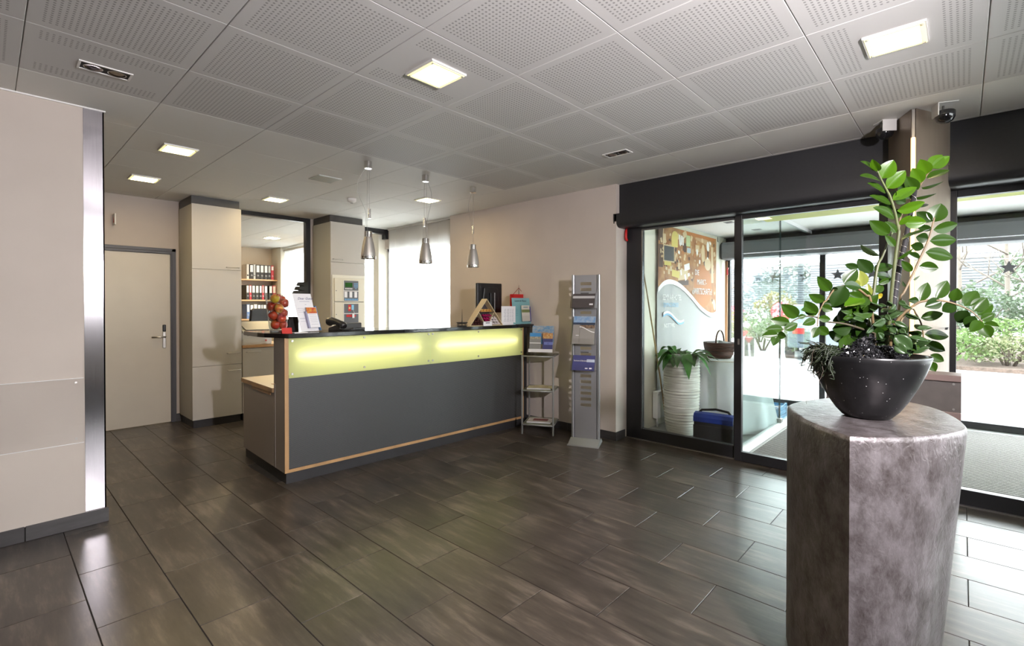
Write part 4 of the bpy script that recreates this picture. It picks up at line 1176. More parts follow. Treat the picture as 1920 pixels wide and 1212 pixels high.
def pyr(x, z, s, mat):
    mb = MB(); b = mb.bm
    v = [b.verts.new(p) for p in ((x - s, -.04, z), (x + s, -.04, z), (x + s, .02, z), (x - s, .02, z), (x, -.015, z + s * 1.5))]
    for f in ((0, 1, 4), (1, 2, 4), (2, 3, 4), (3, 0, 4), (3, 2, 1, 0)): b.faces.new([v[i] for i in f])
    return mb.build('sweet', mat, td)
GO = M('gold_foil', (.65, .36, .10), .3, .5); PI_ = M('pink_foil', (.45, .02, .12), .3, .4); BRO = M('brown_foil', (.10, .035, .03), .3, .4); PAL = M('pale_foil', (.62, .55, .54), .4, .1)
for x in (-.06, -.02, .02, .06): pyr(x, .147, .021, GO)
MB().box((-.085, -.01, .147), (.085, .035, .175)).build('gold_backing', GO, td)
for z, xs in ((.10, (-.03, .0, .03, .055)), (.07, (-.02, .012, .04)), (.05, (0, .03))):
    for x in xs: pyr(x, z, .018, PI_)
for z, xs in ((.012, (-.17, -.135, -.10, -.065)), (.04, (-.14, -.105, -.07)), (.066, (-.1,))):
    for x in xs: pyr(x, z, .018, BRO)
for z, xs in ((.012, (.09, .13, .17)), (.042, (.07, .11, .145)), (.07, (.08, .12))):
    for x in xs: pyr(x, z, .022, PAL)
MB().box((-.055, -.055, 0), (.06, -.047, .045)).build('price_card', PAPER, td)
MB().box((-.025, -.0556, .026), (.03, -.055, .034)).build('print_line', INK, td)
# monitor behind on the lower desk
mo = on('monitor', 'black computer monitor seen from behind on the counter desk', 'monitor', 2.44, .40, -.08, z=.708)
MB().box((-.18, -.02, .57), (.18, .02, .912)).build('screen_case', BLACK, mo, bevel=.008)
MB().prism([(-.13, .62), (.13, .62), (.1, .86), (-.1, .86)], -.045, -.02, axis='y').build('rear_bulge', BLACK, mo, bevel=.01)
MB().box((-.03, -.075, .0), (.03, -.045, .80)).build('stand_column', BLACK, mo, bevel=.006)
MB().box((.022, -.078, .38), (.032, -.072, .80)).build('cable_trim', M('grey_trim', (.3, .3, .3), .4), mo)
MB().box((-.13, -.14, 0), (.13, .08, .015)).build('foot', BLACK, mo, bevel=.006)
# papers
o = on('framed_list', 'upright white printed list in a clear stand beside the triangle display', 'notice', 2.405, .035, -.03)
MB().box((-.105, 0, .0), (.105, .004, .206)).build('sheet', PAPER, o)
MB().box((-.105, -.02, 0), (.105, .05, .004)).build('foot', ACRYL, o)
for r in range(9):
    for c, (a, b) in enumerate(((-.07, -.04), (-.03, .01), (.02, .04), (.05, .075))):
        MB().box((a + .004 * ((r * 7 + c * 3) % 3), -.0008, .04 + r * .016), (b, 0, .046 + r * .016)).build('print_mark', M('print_grey', (.45, .45, .48), .8), o)
te = on('flyer_holder', 'turquoise flyer board with a pale leaflet at the right end of the counter', 'leaflet stand', 2.625, .03, .0)
TEAL = M('teal_print', (.20, .42, .44), .5)
slab(MB(), -.147, .147, .004, .30, 0, .004, .10, 0).build('board', TEAL, te)
MB().box((-.147, -.05, 0), (.147, .06, .005)).build('foot', ACRYL, te)
ftext(te, 'Luzern & Pilatus', -.11, .258, .031, INK, .95, .10, 0, .25)
slab(MB(), -.03, .10, .035, .215, -.03, .006, .10, 0).build('leaflet', M('leaflet_cream', (.62, .60, .52), .6), te)
slab(MB(), -.03, .10, .135, .168, -.0315, .002, .10, 0).build('leaflet_band', M('olive_print', (.18, .22, .08), .6), te)
slab(MB(), .10, .118, .03, .2, -.03, .03, .10, 0).build('pocket_side', M('violet_print', (.08, .07, .22), .4), te)
slab(MB(), -.034, .104, .005, .10, -.036, .002, .10, 0).build('pocket', ACRYL, te)
for z in (.17, .155, .14, .12, .10):
    slab(MB(), -.135, -.06, z, z + .003, -.0012, .001, .10, 0).build('print_line', M('teal_ink', (.09, .22, .25), .8), te)
slab(MB(), .0, .075, .19, .198, -.0315, .001, .10, 0).build('print_line', MATS['teal_ink'], te)
o = on('gift_bag', 'small red paper bag with cord handles behind the turquoise board', 'bag', 2.715, .18, .0)
MB().prism([(-.12, 0), (.12, 0), (.13, .345), (-.115, .345)], -.03, .03, axis='y').build('paper_body', RED, o)
MB().prism([(.09, .345), (.13, .345), (.13, .375), (.12, .38)], -.002, .002, axis='y').build('flap', RED, o)
MB().tube([(-.09, 0, .345), (0, 0, .42), (.09, 0, .345)], .003, 5).build('handle', M('red_cord', (.3, .02, .02), .7), o)
MB().tube([(0, 0, .34), (.002, 0, .455)], [.004, .001], 6).build('stick', BLACK, o)
o = on('keyboard_cover', 'dark slanted document tray behind the left end of the counter', 'tray', .0, 1.3, 0, z=.0)
bpy.data.objects.remove(o)

# ------------------------------------------------------------------ tall cabinets on the back wall
def handle(parent, x0, x1, y, z):
    return MB().tube([(x0, y, z), (x0, y - .028, z), (x0 + .004, y - .032, z), (x1 - .004, y - .032, z), (x1, y - .028, z), (x1, y, z)], .0048, 8).build('handle', SATIN, parent)
c1 = thing('tall_cabinet', 'tall grey cabinet beside the back door with dark top filler', 'cabinet', (1.545, 6.22, 0))
MB().box((0.002, .02, .088), (.498, .52, 2.485)).build('carcass', M('cab_side', (.42, .40, .34), .45), c1)
MB().box((.012, .018, 0), (.488, .5, .088)).build('plinth', PLINTHB, c1)
MB().box((.004, .03, 2.487), (.49, .5, H - .001)).build('top_filler', M('filler', (.065, .062, .06), .5), c1)
for z0, z1, hx, hz in ((1.770, 2.487, .34, 1.80), (.682, 1.766, .345, .81), (.088, .678, .348, .612)):
    d = MB().box((0, 0, z0), (.5, .02, z1)).build('door', LAM, c1, bevel=.0015)
    handle(d, hx, hx + .13, 0, hz)
c2 = thing('tall_cabinet', 'tall grey cabinet holding the fire alarm panel', 'cabinet', (3.137, 6.20, 0))
MB().box((0.002, .02, .088), (.505, .52, 2.485)).build('carcass', MATS['cab_side'], c2)
MB().box((.012, .018, 0), (.495, .5, .088)).build('plinth', PLINTHB, c2)
MB().box((.006, .03, 2.487), (.488, .5, H - .001)).build('top_filler', MATS['filler'], c2)
d = MB().box((0, 0, 1.948), (.507, .02, 2.487)).build('door', LAM, c2, bevel=.0015)
handle(d, .03, .165, 0, 1.985)
MB().box((0, 0, .088), (.507, .02, 1.944)).build('front_panel', LAM, c2, bevel=.0015)
al = thing('alarm_control_unit', 'cream fire alarm control panel with display and keypads set in the second cabinet', 'control panel', (3.145, 6.195, 0))
CR = M('panel_cream', (.66, .62, .50), .5); DG = M('panel_grey', (.11, .115, .125), .5)
mb = MB()
for a in ((.003, .02, 1.73, .49, 1.775), (.003, .02, .98, .03, 1.73), (.465, .02, .98, .49, 1.73)):
    mb.box((a[0], -.012, a[2]), (a[3], 0, a[4]))
mb.build('surround', M('surround_cream', (.72, .70, .60), .5), al, bevel=.002)
MB().box((.03, -.03, 1.415), (.465, 0, 1.728)).build('upper_box', CR, al, bevel=.003)
MB().box((.03, -.03, .98), (.465, 0, 1.405)).build('lower_box', CR, al, bevel=.003)
for z0, z1 in ((1.565, 1.70), (1.425, 1.555), (1.255, 1.385), (1.10, 1.245)):
    MB().box((.16, -.033, z0), (.375, -.0295, z1)).build('fascia', DG, al)
    MB().box((.153, -.034, z0 - .006), (.16, -.0295, z1 + .006)).box((.153, -.034, z0 - .008), (.375, -.0295, z0)).build('fascia_edge', WHITE, al)
MB().box((.178, -.0355, 1.612), (.285, -.0328, 1.672)).build('display', M('lcd_green', (.02, .10, .02), .2), al)
KB = M('key_blue', (.14, .33, .55), .5)
for r in range(4):
    for c in range(3):
        if r == 3 and c != 1: continue
        MB().box((.31 + c * .02, -.0355, 1.655 - r * .022), (.324 + c * .02, -.0328, 1.668 - r * .022)).build('key', KB, al)
for c in range(5):
    MB().box((.18 + c * .022, -.0355, 1.583), (.194 + c * .022, -.0328, 1.598)).build('key', WHITE, al)
for c in range(3):
    MB().box((.168 + c * .073, -.0355, 1.47), (.208 + c * .073, -.0328, 1.55)).build('label_card', PAPER, al)
for c in range(8):
    MB().box((.172 + c * .025, -.0355, 1.432), (.19 + c * .025, -.0328, 1.455)).build('key', KB, al)
MB().box((.222, -.0355, 1.285), (.262, -.0328, 1.37)).build('key_card', RED, al)
MB().box((.229, -.0362, 1.313), (.255, -.0353, 1.341)).build('key', M('key_yellow', (.65, .5, .2), .5), al)
MB().box((.27, -.0355, 1.30), (.305, -.0328, 1.37)).build('blue_card', M('card_blue', (.22, .5, .7), .5), al)
MB().box((.195, -.0355, 1.205), (.275, -.0328, 1.235)).box((.31, -.0355, 1.21), (.335, -.0328, 1.23)).build('brand_plate', RED, al)
MB().tube([(.29, -.036, 1.30), (.29, -.045, 1.295), (.305, -.046, 1.26), (.29, -.046, 1.235)], .004, 5).build('key_ring', SATIN, al)
MB().box((.275, -.050, 1.19), (.305, -.046, 1.25)).build('key_tag', PAPER, al)
for z in (1.56, 1.24):
    MB().cyl((.05, -.030, z), (.05, -.034, z), .006, n=8).build('lock', DG, al)
# low cabinet with worktop under the office opening
c3 = thing('base_cabinet', 'low grey base cabinet with beech edged worktop beside the tall cabinet', 'cabinet', (2.05, 6.22, 0))
MB().box((.002, .02, .088), (1.08, .52, .855)).build('carcass', LAM, c3)
MB().box((.01, .018, 0), (1.07, .5, .088)).build('plinth', PLINTHB, c3)
MB().box((0, -.01, .858), (1.085, .52, .888)).build('worktop', WOODE, c3, bevel=.001)
for k in range(3):
    d = MB().box((.004 + k * .36, 0, .088), (.36 + k * .36, .02, .852)).build('door', LAM, c3, bevel=.0015)
    handle(d, .045 + k * .36, .20 + k * .36, 0, .81)
fx = thing('fax_machine', 'cream office fax machine with paper drawer on the low cabinet', 'fax machine', (2.06, 6.26, .889))
FC = M('fax_cream', (.66, .65, .60), .5)
MB().box((0, 0, 0), (.34, .38, .145)).build('body', FC, fx, bevel=.006)
MB().box((.01, -.004, .022), (.33, .0, .072)).build('drawer', FC, fx, bevel=.002)
MB().box((.06, -.006, .108), (.30, .001, .117)).build('paper_slot', BLACKM, fx)
MB().prism([(-.02, .145), (.30, .145), (.34, .20), (.02, .20)], .0, .34, axis='x').build('control_head', FC, fx, bevel=.004) if False else MB().prism([(-.03, .15), (.12, .15), (.30, .235), (.30, .255), (.1, .21), (-.03, .17)], .0, .20, axis='x').build('control_head', FC, fx)
MB().prism([(-.06, .172), (.26, .262), (.26, .275), (-.06, .184)], .03, .42, axis='x').build('document_tray', M('tray_grey', (.10, .105, .11), .45), fx)
MB().prism([(-.051, .168), (-.02, .178), (-.02, .184), (-.051, .176)], .22, .30, axis='x').build('tray_stop', M('tray_light', (.3, .3, .31), .5), fx)
for r in range(3):
    for c in range(6):
        MB().box((.02 + c * .013, .02 + r * .03, .172 + r * .012), (.03 + c * .013, .035 + r * .03, .187 + r * .012)).build('key', M('fax_key', (.42, .36, .28), .6), fx)
MB().cyl((.27, -.006, .047), (.27, -.003, .047), .012, n=12).build('logo_dot', M('logo_red', (.5, .12, .1), .5), fx)
# wall trays at the frame
o = thing('file_tray', 'black file trays hanging at the right edge of the office opening', 'tray', (3.05, 6.72, 1.52))
for k, z in enumerate((0.0, .06, .12)):
    MB().prism([(-.16 + k * .03, z), (.0, z - .02), (.0, z + .05), (-.14 + k * .03, z + .045)], -.04, .12, axis='y').build('tray', M('tray_black', (.03, .035, .035), .5), o, bevel=.003)

# ------------------------------------------------------------------ back office
SHW = M('shelf_pine', (.60, .38, .20), .5)
sh = thing('wall_shelves', 'pale wooden shelves carrying ring binders in the back office', 'shelf', (3.3, 10.68, 0))
SZ = [1.905, 1.482, 1.088]
for z in SZ:
    MB().box((-.2, 0, z - .028), (.915, .32, z)).build('board', SHW, sh, bevel=.001)
BCOL = {'black': M('binder_black', (.035, .032, .03), .6, noise=.3, scale=30), 'white': M('binder_white', (.6, .57, .52), .6), 'red': M('binder_red', (.42, .02, .03), .5), 'blue': M('binder_blue', (.12, .2, .38), .5), 'grey': M('binder_grey', (.42, .42, .40), .6)}
LABW = M('binder_label', (.74, .74, .70), .7)
rows = [[(60, 105, 'white', 0), (115, 185, 'black', 1), (186, 225, 'grey', 0), (230, 305, 'black', 1), (308, 380, 'black', 1), (384, 452, 'black', 1), (455, 512, 'black', 2), (516, 570, 'red', 3)],
        [(50, 105, 'black', 1), (107, 150, 'red', 1), (154, 218, 'black', 1), (221, 285, 'black', 1), (290, 340, 'black', 1), (342, 382, 'red', 2), (386, 448, 'black', 1), (475, 540, 'black', 1), (545, 610, 'red', 1)],
        [(58, 115, 'blue', 1), (118, 185, 'black', 1), (190, 250, 'white', 1), (255, 322, 'black', 1), (325, 357, 'black', 1), (360, 427, 'black', 1), (432, 495, 'blue', 1), (498, 555, 'black', 1)]]
ordw = ['first', 'second', 'third', 'fourth', 'fifth', 'sixth', 'seventh', 'eighth', 'ninth']
shelfn = ['top', 'middle', 'lowest']
for ri, row in enumerate(rows):
    for bi, (a, b, c, lab) in enumerate(row):
        x0 = 3.618 + (a / 10.1 - 6) * .01058; x1 = 3.618 + (b / 10.1 - 6) * .01058
        wd = (x1 - x0) - .002
        nm = '%s ring binder, %s from the left on the %s office shelf' % (c, ordw[bi], shelfn[ri])
        o = thing('ring_binder', nm, 'binder', (x0, 10.70, SZ[ri]), group='ring binders on the office shelves')
        MB().box((0, 0, 0), (wd, .27, .30)).build('cover', BCOL[c], o, bevel=.002, seg=1)
        if lab:
            lh = .14 if lab != 3 else .08
            MB().box((wd * .14, -.002, .145 if lab != 3 else .2), (wd * .86, 0, .145 + lh if lab != 3 else .28)).build('label', LABW if lab != 2 else (BCOL['grey'] if c == 'black' else M('label_pink', (.6, .35, .33), .7)), o)
        MB().lathe([(.010, -.001), (.016, -.001), (.016, .001), (.010, .001)], 12).build('finger_ring', SATIN if c != 'white' else BLACKM, o).matrix_local = Matrix.Translation((wd / 2, -.002, .075)) @ Matrix.Rotation(PI / 2, 4, 'X')
        if c in ('white', 'grey'):
            MB().cyl((wd / 2, -.0015, .075), (wd / 2, 0, .075), .011, n=10).build('finger_hole', BLACKM, o)
o = thing('office_chair', 'black office chair back seen behind the fax machine', 'chair', (3.25, 9.0, 0), .3)
MB().prism([(-.2, .95), (-.17, 1.28), (-.12, 1.31), (.12, 1.31), (.17, 1.28), (.22, .95), (.15, .9), (-.15, .9)], -.03, .03, axis='y').build('backrest', BLACKM, o, bevel=.012)
MB().box((-.23, -.5, .45), (.23, -.03, .53)).build('seat', BLACKM, o, bevel=.03)
MB().cyl((0, -.25, .08), (0, -.25, .45), .03, n=10).build('gas_lift', CHROME, o)
MB().box((-.03, -.02, .5), (.03, .02, .95)).build('back_bar', BLACKM, o)
for k in range(5):
    a = k * 2 * PI / 5
    MB().tube([(0, -.25, .09), (.3 * math.cos(a), -.25 + .3 * math.sin(a), .05)], [.025, .018], 8).build('leg', BLACKM, o)
    MB().cyl((.3 * math.cos(a), -.265 + .3 * math.sin(a), .03), (.3 * math.cos(a), -.235 + .3 * math.sin(a), .03), .03, n=10).build('castor', BLACKM, o)
o = thing('ceiling_lamp', 'warm lamp on the back office ceiling', 'ceiling light', (3.5, 9.1, H))
MB().box((-.113, -.113, -.01), (.113, .113, 0)).build('frame', WHITE, o)
MB().box((-.1, -.1, -.012), (.1, .1, -.009)).build('diffuser', M('office_lamp_face', (1, .9, .7), .4, emit=(1.0, .74, .38), estr=LAMP * 5), o)

# ------------------------------------------------------------------ glass shelf unit
gs = thing('glass_shelf_unit', 'slim grey metal shelf unit with glass shelves at the counter end', 'shelf unit', (3.855, 3.42, 0), 0)
P4 = [Vector((0, 0, 0)), Vector((.155, -.293, 0)), Vector((.458, -.132, 0)), Vector((.303, .161, 0))]
GM = M('shelf_frame_grey', (.30, .30, .29), .45, .4)
for p in P4: MB().box((p.x - .007, p.y - .007, 0), (p.x + .007, p.y + .007, .835)).build('leg', GM, gs, bevel=.001)
for z in (.10, .46, .825):
    mb = MB()
    for i in range(4):
        a, b = P4[i], P4[(i + 1) % 4]
        mb.tube([(a.x, a.y, z), (b.x, b.y, z)], .008, 6)
    mb.build('rail', GM, gs)
    MB().prism([(p.x * .99 + .002, p.y * .99) for p in P4], z + .006, z + .011, axis='z').build('glass_shelf', M('shelf_glass_green', (.20, .21, .15), .12) if z < .8 else glass_mat('shelf_glass', (.72, .75, .62)), gs)
def flat_mag(name, label, z, cols, rz):
    o = thing(name, label, 'magazine', (3.855 + .21, 3.42 - .07, z), rz)
    MB().box((-.13, -.085, 0), (.13, .085, .006)).build('pages', PAPER, o)
    MB().grid(lambda u, v: (-.13 + .27 * u, -.09 + .18 * v, .007 + .006 * math.sin(u * PI)), 8, 2).build('cover', cols[0], o, fix=False)
    MB().box((-.07, -.05, .0135), (.09, .05, .0142)).build('cover_print', cols[1], o)
flat_mag('magazine', 'pale folded paper on the middle glass shelf', .472, (M('mag_cream', (.62, .55, .36), .6), M('mag_tan', (.5, .4, .25), .6)), -1.0)
flat_mag('magazine', 'magazine with dark red cover picture on the lowest glass shelf', .112, (M('mag_white', (.6, .56, .5), .6), M('mag_red', (.2, .06, .05), .5)), -1.05)
# leaflet dispenser on top
ld = thing('leaflet_dispenser', 'clear stepped leaflet dispenser with blue brochures on the glass shelf unit', 'leaflet stand', (4.075, 3.345, .836), -math.atan2(.293, .155))
PHB = M('print_photo_blue', (.08, .25, .45), .5, noise=.8, scale=30, col2=(.35, .38, .40)); NAVY = M('print_navy', (.045, .05, .17), .5); GREYP = M('print_grey2', (.22, .22, .215), .5); SKYP = M('print_sky2', (.05, .25, .55), .5); FOODP = M('print_food', (.45, .16, .03), .5, noise=.9, scale=60, col2=(.6, .45, .2))
def tl(par, x0, x1, z0, z1, y, mat, th=.004, k=.22, name='leaflet'):
    return slab(MB(), x0, x1, z0, z1, y, th, k, 0).build(name, mat, par)
tl(ld, -.115, .125, .10, .30, .05, PHB, name='brochure')
tl(ld, -.08, .06, .20, .235, .047, M('print_building', (.30, .28, .26), .5), name='cover_print')
tl(ld, -.13, -.005, .045, .225, .0, GREYP); tl(ld, -.13, -.005, .18, .225, -.002, SKYP, name='cover_print'); tl(ld, -.13, -.005, .16, .185, -.0025, M('print_sand', (.45, .40, .30), .5, noise=.6, scale=60), name='cover_print'); tl(ld, -.13, -.005, .112, .12, -.003, PAPER, name='cover_print')
tl(ld, .015, .125, .045, .225, .0, NAVY); tl(ld, .015, .125, .165, .225, -.002, FOODP, name='cover_print'); tl(ld, .03, .125, .10, .13, -.002, M('print_blue2', (.16, .2, .5), .5), name='cover_print')
text('lettering', '02', .022, NAVY, ld, (.065, -.003 + .22 * .107 - .003, .107), (PI / 2 - .21, 0, 0), .0002)
tl(ld, -.135, .13, .022, .055, -.03, PAPER, name='front_strip')
mb = MB()
slab(mb, -.14, .135, .0, .06, -.034, .003, .1, 0); slab(mb, -.14, .135, .0, .30, .056, .003, .22, 0)
mb.box((-.142, -.035, 0), (.137, .12, .004))
mb.prism([(-.035, 0), (.06, 0), (.125, .30), (.11, .30), (-.02, .06)], -.143, -.139, axis='x').prism([(-.035, 0), (.06, 0), (.125, .30), (.11, .30), (-.02, .06)], .134, .138, axis='x')
mb.build('acrylic_body', ACRYL, ld)

# ------------------------------------------------------------------ brochure stand
bsA = math.atan2(-.27, .102)
bs = thing('brochure_stand', 'tall grey metal brochure stand with slotted panel beside the entrance', 'brochure stand', (4.005, 2.718, 0), bsA)
# local x runs along the face (left to right as seen), local y into the wall
pts = [(-.15, -.095), (.15, -.095), (.135, .13), (-.135, .13)]
MB().prism([(-.155, -.125), (.155, -.125), (.14, .10), (-.14, .10)], 0, .012, axis='z').build('base_plate', M('base_grey', (.33, .34, .33), .45, .3), bs, bevel=.002)
MB().prism([(-.125, .012), (.098, .012), (.05, .055), (-.02, .055)], -.146, .146, axis='x').build('wedge_foot', MATS['base_grey'], bs)
slots = []
mb = MB()
zz = 1.585; sl_h, gap = .024, .056
sz = [1.545 - k * gap for k in range(4)] + [1.29 - 0 * gap, ] + [1.085 - k * gap for k in range(4)] + [.80 - k * gap for k in range(8)]
sz = [1.56, 1.503, 1.446, 1.39, 1.275, .985, .925, .865, .71, .653, .596, .539, .482, .425, .368]
sz = sorted(sz)
last = .05
for z in sz:
    mb.box((-.055, 0, last), (.055, .006, z)); last = z + .030
mb.box((-.055, 0, last), (.055, .006, 1.66))
mb.box((-.115, 0, .05), (-.055, .006, 1.66)).box((.055, 0, .05), (.115, .006, 1.66))
mb.build('slotted_panel', ALU, bs)
for s_ in (-1, 1):
    MB().box((s_ * .128 - .013, -.012, .04), (s_ * .128 + .013, .02, 1.665)).build('side_post', M('post_alu', (.40, .41, .42), .3, .7), bs, bevel=.006)
    MB().box((s_ * .112 - .003, -.006, .05), (s_ * .112 + .003, .0, 1.66)).build('post_seam', M('seam_dark', (.08, .08, .09), .5), bs)
def pocket(zb, h, parts):
    p = MB()
    y0 = -.13
    p.box((-.12, y0, zb), (.12, -.02, zb + .004))
    p.box((-.12, y0 - .002, zb), (.12, y0 + .001, zb + .06))
    p.prism([(y0, zb), (-.02, zb), (-.008, zb + h), (-.016, zb + h), (y0, zb + .06)], -.122, -.119, axis='x').prism([(y0, zb), (-.02, zb), (-.008, zb + h), (-.016, zb + h), (y0, zb + .06)], .119, .122, axis='x')
    p.build('acrylic_pocket', ACRYL, bs)
pocket(1.335, .20, 0); pocket(.985, .26, 0); pocket(.73, .21, 0)
MB().box((-.05, -.0035, 1.475), (.03, -.003, 1.487)).build('print_line', M('acryl_print', (.10, .1, .1), .5), bs)
MB().box((-.05, -.0035, .895), (.03, -.003, .907)).build('print_line', MATS['acryl_print'], bs)
for z in (1.43, .855):
    MB().cyl((0, -.001, z), (0, -.008, z), .006, n=8).build('stud', CHROME, bs)
def broch(name, label, zb, prints, w_=.108, h=.14, k=.45, y=-.125, base=None):
    o = thing(name, label, 'brochure', (4.005, 2.718, zb), bsA)
    slab(MB(), -w_, w_, .006, h, y, .012, k, 0).build('pages', base, o)
    for j, (x0, x1, z0, z1, m_) in enumerate(prints):
        slab(MB(), x0, x1, z0, z1, y - .0012 - .0004 * j, .001, k, 0).build('cover_print', m_, o)
    return o
DKB = M('brochure_umber', (.065, .055, .055), .5)
broch('brochure', 'dark brown landscape brochure in the top acrylic pocket', 1.335, [(-.108, .108, .095, .118, M('print_silver', (.45, .44, .44), .4)), (.06, .095, .03, .045, PAPER)], base=DKB)
TAUP = M('brochure_taupe', (.26, .245, .23), .4)
b2 = broch('brochure', 'grey brochure with blue lake picture in the middle pocket', .985, [(-.108, .108, .20, .27, M('print_lake', (.12, .26, .48), .45, noise=.7, scale=25, col2=(.35, .42, .5))), (-.108, .108, .185, .21, M('print_shore', (.02, .035, .07), .5)), (-.03, .105, .155, .187, M('print_town', (.25, .16, .1), .5, noise=.9, scale=60, col2=(.03, .02, .02))), (-.108, -.04, .155, .19, TAUP), (-.04, -.037, .02, .19, M('fold_line', (.15, .14, .13), .6)), (-.075, -.045, .085, .09, PAPER)], h=.27, k=.32, base=TAUP)
mb = MB()
for k in range(14):
    a, b = k / 14, (k + 1) / 14
    f = lambda t: .165 - .05 * (0.5 - .5 * math.cos(t * PI))
    for q in ((a, b),):
        P_ = []
        for t, dz in ((a, 0), (b, 0), (b, .008), (a, .008)):
            z = f(t) + dz
            P_.append((-.04 + .148 * t, -.128 + .32 * z - .004, z))
        mb.quad(P_)
mb.build('wave_print', PAPER, b2)
b3 = broch('brochure', 'navy blue brochure with white lettering in the lowest pocket', .73, [(.03, .108, .085, .11, M('print_mist', (.45, .5, .6), .5)), (.02, .045, .022, .032, PAPER), (.06, .085, .022, .034, PAPER)], base=NAVY, h=.145)
text('lettering', 'Seminare & Bankette', .021, WHITE, b3, (-.098, -.125 + .45 * .09 - .004, .09), (PI / 2 - math.atan(.45), 0, 0), .0002, sx=.75)

# ------------------------------------------------------------------ plinth
def plaster():
    m = bpy.data.materials.new('silver_plaster'); m.use_nodes = True
    nt = m.node_tree; p = nt.nodes['Principled BSDF']
    tc = nn(nt, 'ShaderNodeTexCoord')
    mp = nn(nt, 'ShaderNodeMapping'); mp.inputs['Scale'].default_value = (1, 1, .7)
    nt.links.new(tc.outputs['Object'], mp.inputs[0])
    n1 = nn(nt, 'ShaderNodeTexNoise'); n1.inputs['Scale'].default_value = 15; n1.inputs['Detail'].default_value = 9; n1.inputs['Roughness'].default_value = .68
    nt.links.new(mp.outputs[0], n1.inputs[0])
    r = nn(nt, 'ShaderNodeValToRGB')
    e = r.color_ramp.elements
    e[0].position = .34; e[0].color = (.070, .057, .054, 1)
    e[1].position = .66; e[1].color = (.22, .20, .205, 1)
    nt.links.new(n1.outputs[0], r.inputs[0]); nt.links.new(r.outputs[0], p.inputs[0])
    p.inputs['Metallic'].default_value = .5
    rr = nn(nt, 'ShaderNodeMapRange'); rr.inputs[3].default_value = .36; rr.inputs[4].default_value = .29
    nt.links.new(n1.outputs[0], rr.inputs[0]); nt.links.new(rr.outputs[0], p.inputs['Roughness'])
    v = nn(nt, 'ShaderNodeTexVoronoi'); v.inputs['Scale'].default_value = 70
    n2 = nn(nt, 'ShaderNodeTexNoise'); n2.inputs['Scale'].default_value = 45; n2.inputs['Detail'].default_value = 5; n2.inputs['Distortion'].default_value = 1.2
    nt.links.new(mp.outputs[0], n2.inputs[0])
    mt = nn(nt, 'ShaderNodeMath', operation='ADD'); nt.links.new(n2.outputs[0], mt.inputs[0])
    m3 = nn(nt, 'ShaderNodeMath', operation='MULTIPLY'); m3.inputs[1].default_value = .5
    nt.links.new(n1.outputs[0], m3.inputs[0]); nt.links.new(m3.outputs[0], mt.inputs[1])
    b = nn(nt, 'ShaderNodeBump'); b.inputs['Strength'].default_value = .45; b.inputs['Distance'].default_value = .006
    nt.links.new(mt.outputs[0], b.inputs['Height']); nt.links.new(b.outputs[0], p.inputs['Normal'])
    return m
pn = thing('plant_plinth', 'tall leaf shaped plinth in mottled silver plaster carrying the big plant', 'plinth', (2.24, .24, 0))
TOPO = [(1.838, .258), (1.873, .200), (1.95, .122), (2.03, .066), (2.11, .022), (2.215, -.014), (2.34, -.006), (2.48, .032), (2.60, .085), (2.675, .16), (2.70, .255), (2.665, .35), (2.59, .42), (2.48, .475), (2.37, .515), (2.26, .53), (2.19, .513), (2.10, .474), (1.998, .411), (1.908, .331)]
TOPO = [(x - 2.24, y - .24) for x, y in TOPO]
def smooth_outline(pts, sub=4):
    n = len(pts); out = []
    for i in range(n):
        p0, p1, p2, p3 = pts[i - 1], pts[i], pts[(i + 1) % n], pts[(i + 2) % n]
        if i == 0: p0 = (2 * p1[0] - p2[0], 2 * p1[1] - p2[1])
        if i == n - 1: p3 = (2 * p2[0] - p1[0], 2 * p2[1] - p1[1])
        for k in range(sub):
            t = k / sub
            q = []
            for d in (0, 1):
                a, b, c, e = p0[d], p1[d], p2[d], p3[d]
                q.append(.5 * (2 * b + (c - a) * t + (2 * a - 5 * b + 4 * c - e) * t * t + (3 * b - a - 3 * c + e) * t ** 3))
            out.append(tuple(q))
    return out
so = smooth_outline(TOPO)
mb = MB(); bm = mb.bm
rows_ = []
for z, ins in ((0, 0), (.12, 0), (.3, 0), (.5, 0), (.7, 0), (.85, 0), (.93, 0), (.942, .002), (.948, .007), (.95, .016)):
    f = 1 - z / .95
    ring = []
    for x, y in so:
        r_ = math.hypot(x, y)
        k = (r_ - ins) / r_
        xx, yy = x * k, y * k
        s_ = max(0.0, (.3 - yy) / .56)                # right flank runs inwards towards the floor
        wgt = max(0, min(1, (-yy + .02) / .25)) * max(0, min(1, (xx + .40) / .3))
        yy += .075 * f * wgt
        xx -= .06 * f * max(0, xx) / .45
        ring.append(bm.verts.new((xx, yy, z)))
    rows_.append(ring)
N_ = len(so)
for a, b in zip(rows_[:-1], rows_[1:]):
    for k in range(N_):
        fc = bm.faces.new((a[k], a[(k + 1) % N_], b[(k + 1) % N_], b[k])); fc.smooth = True
bm.faces.new(rows_[-1]); bm.faces.new(rows_[0][::-1])
mb.build('body', plaster(), pn, sharp=38)

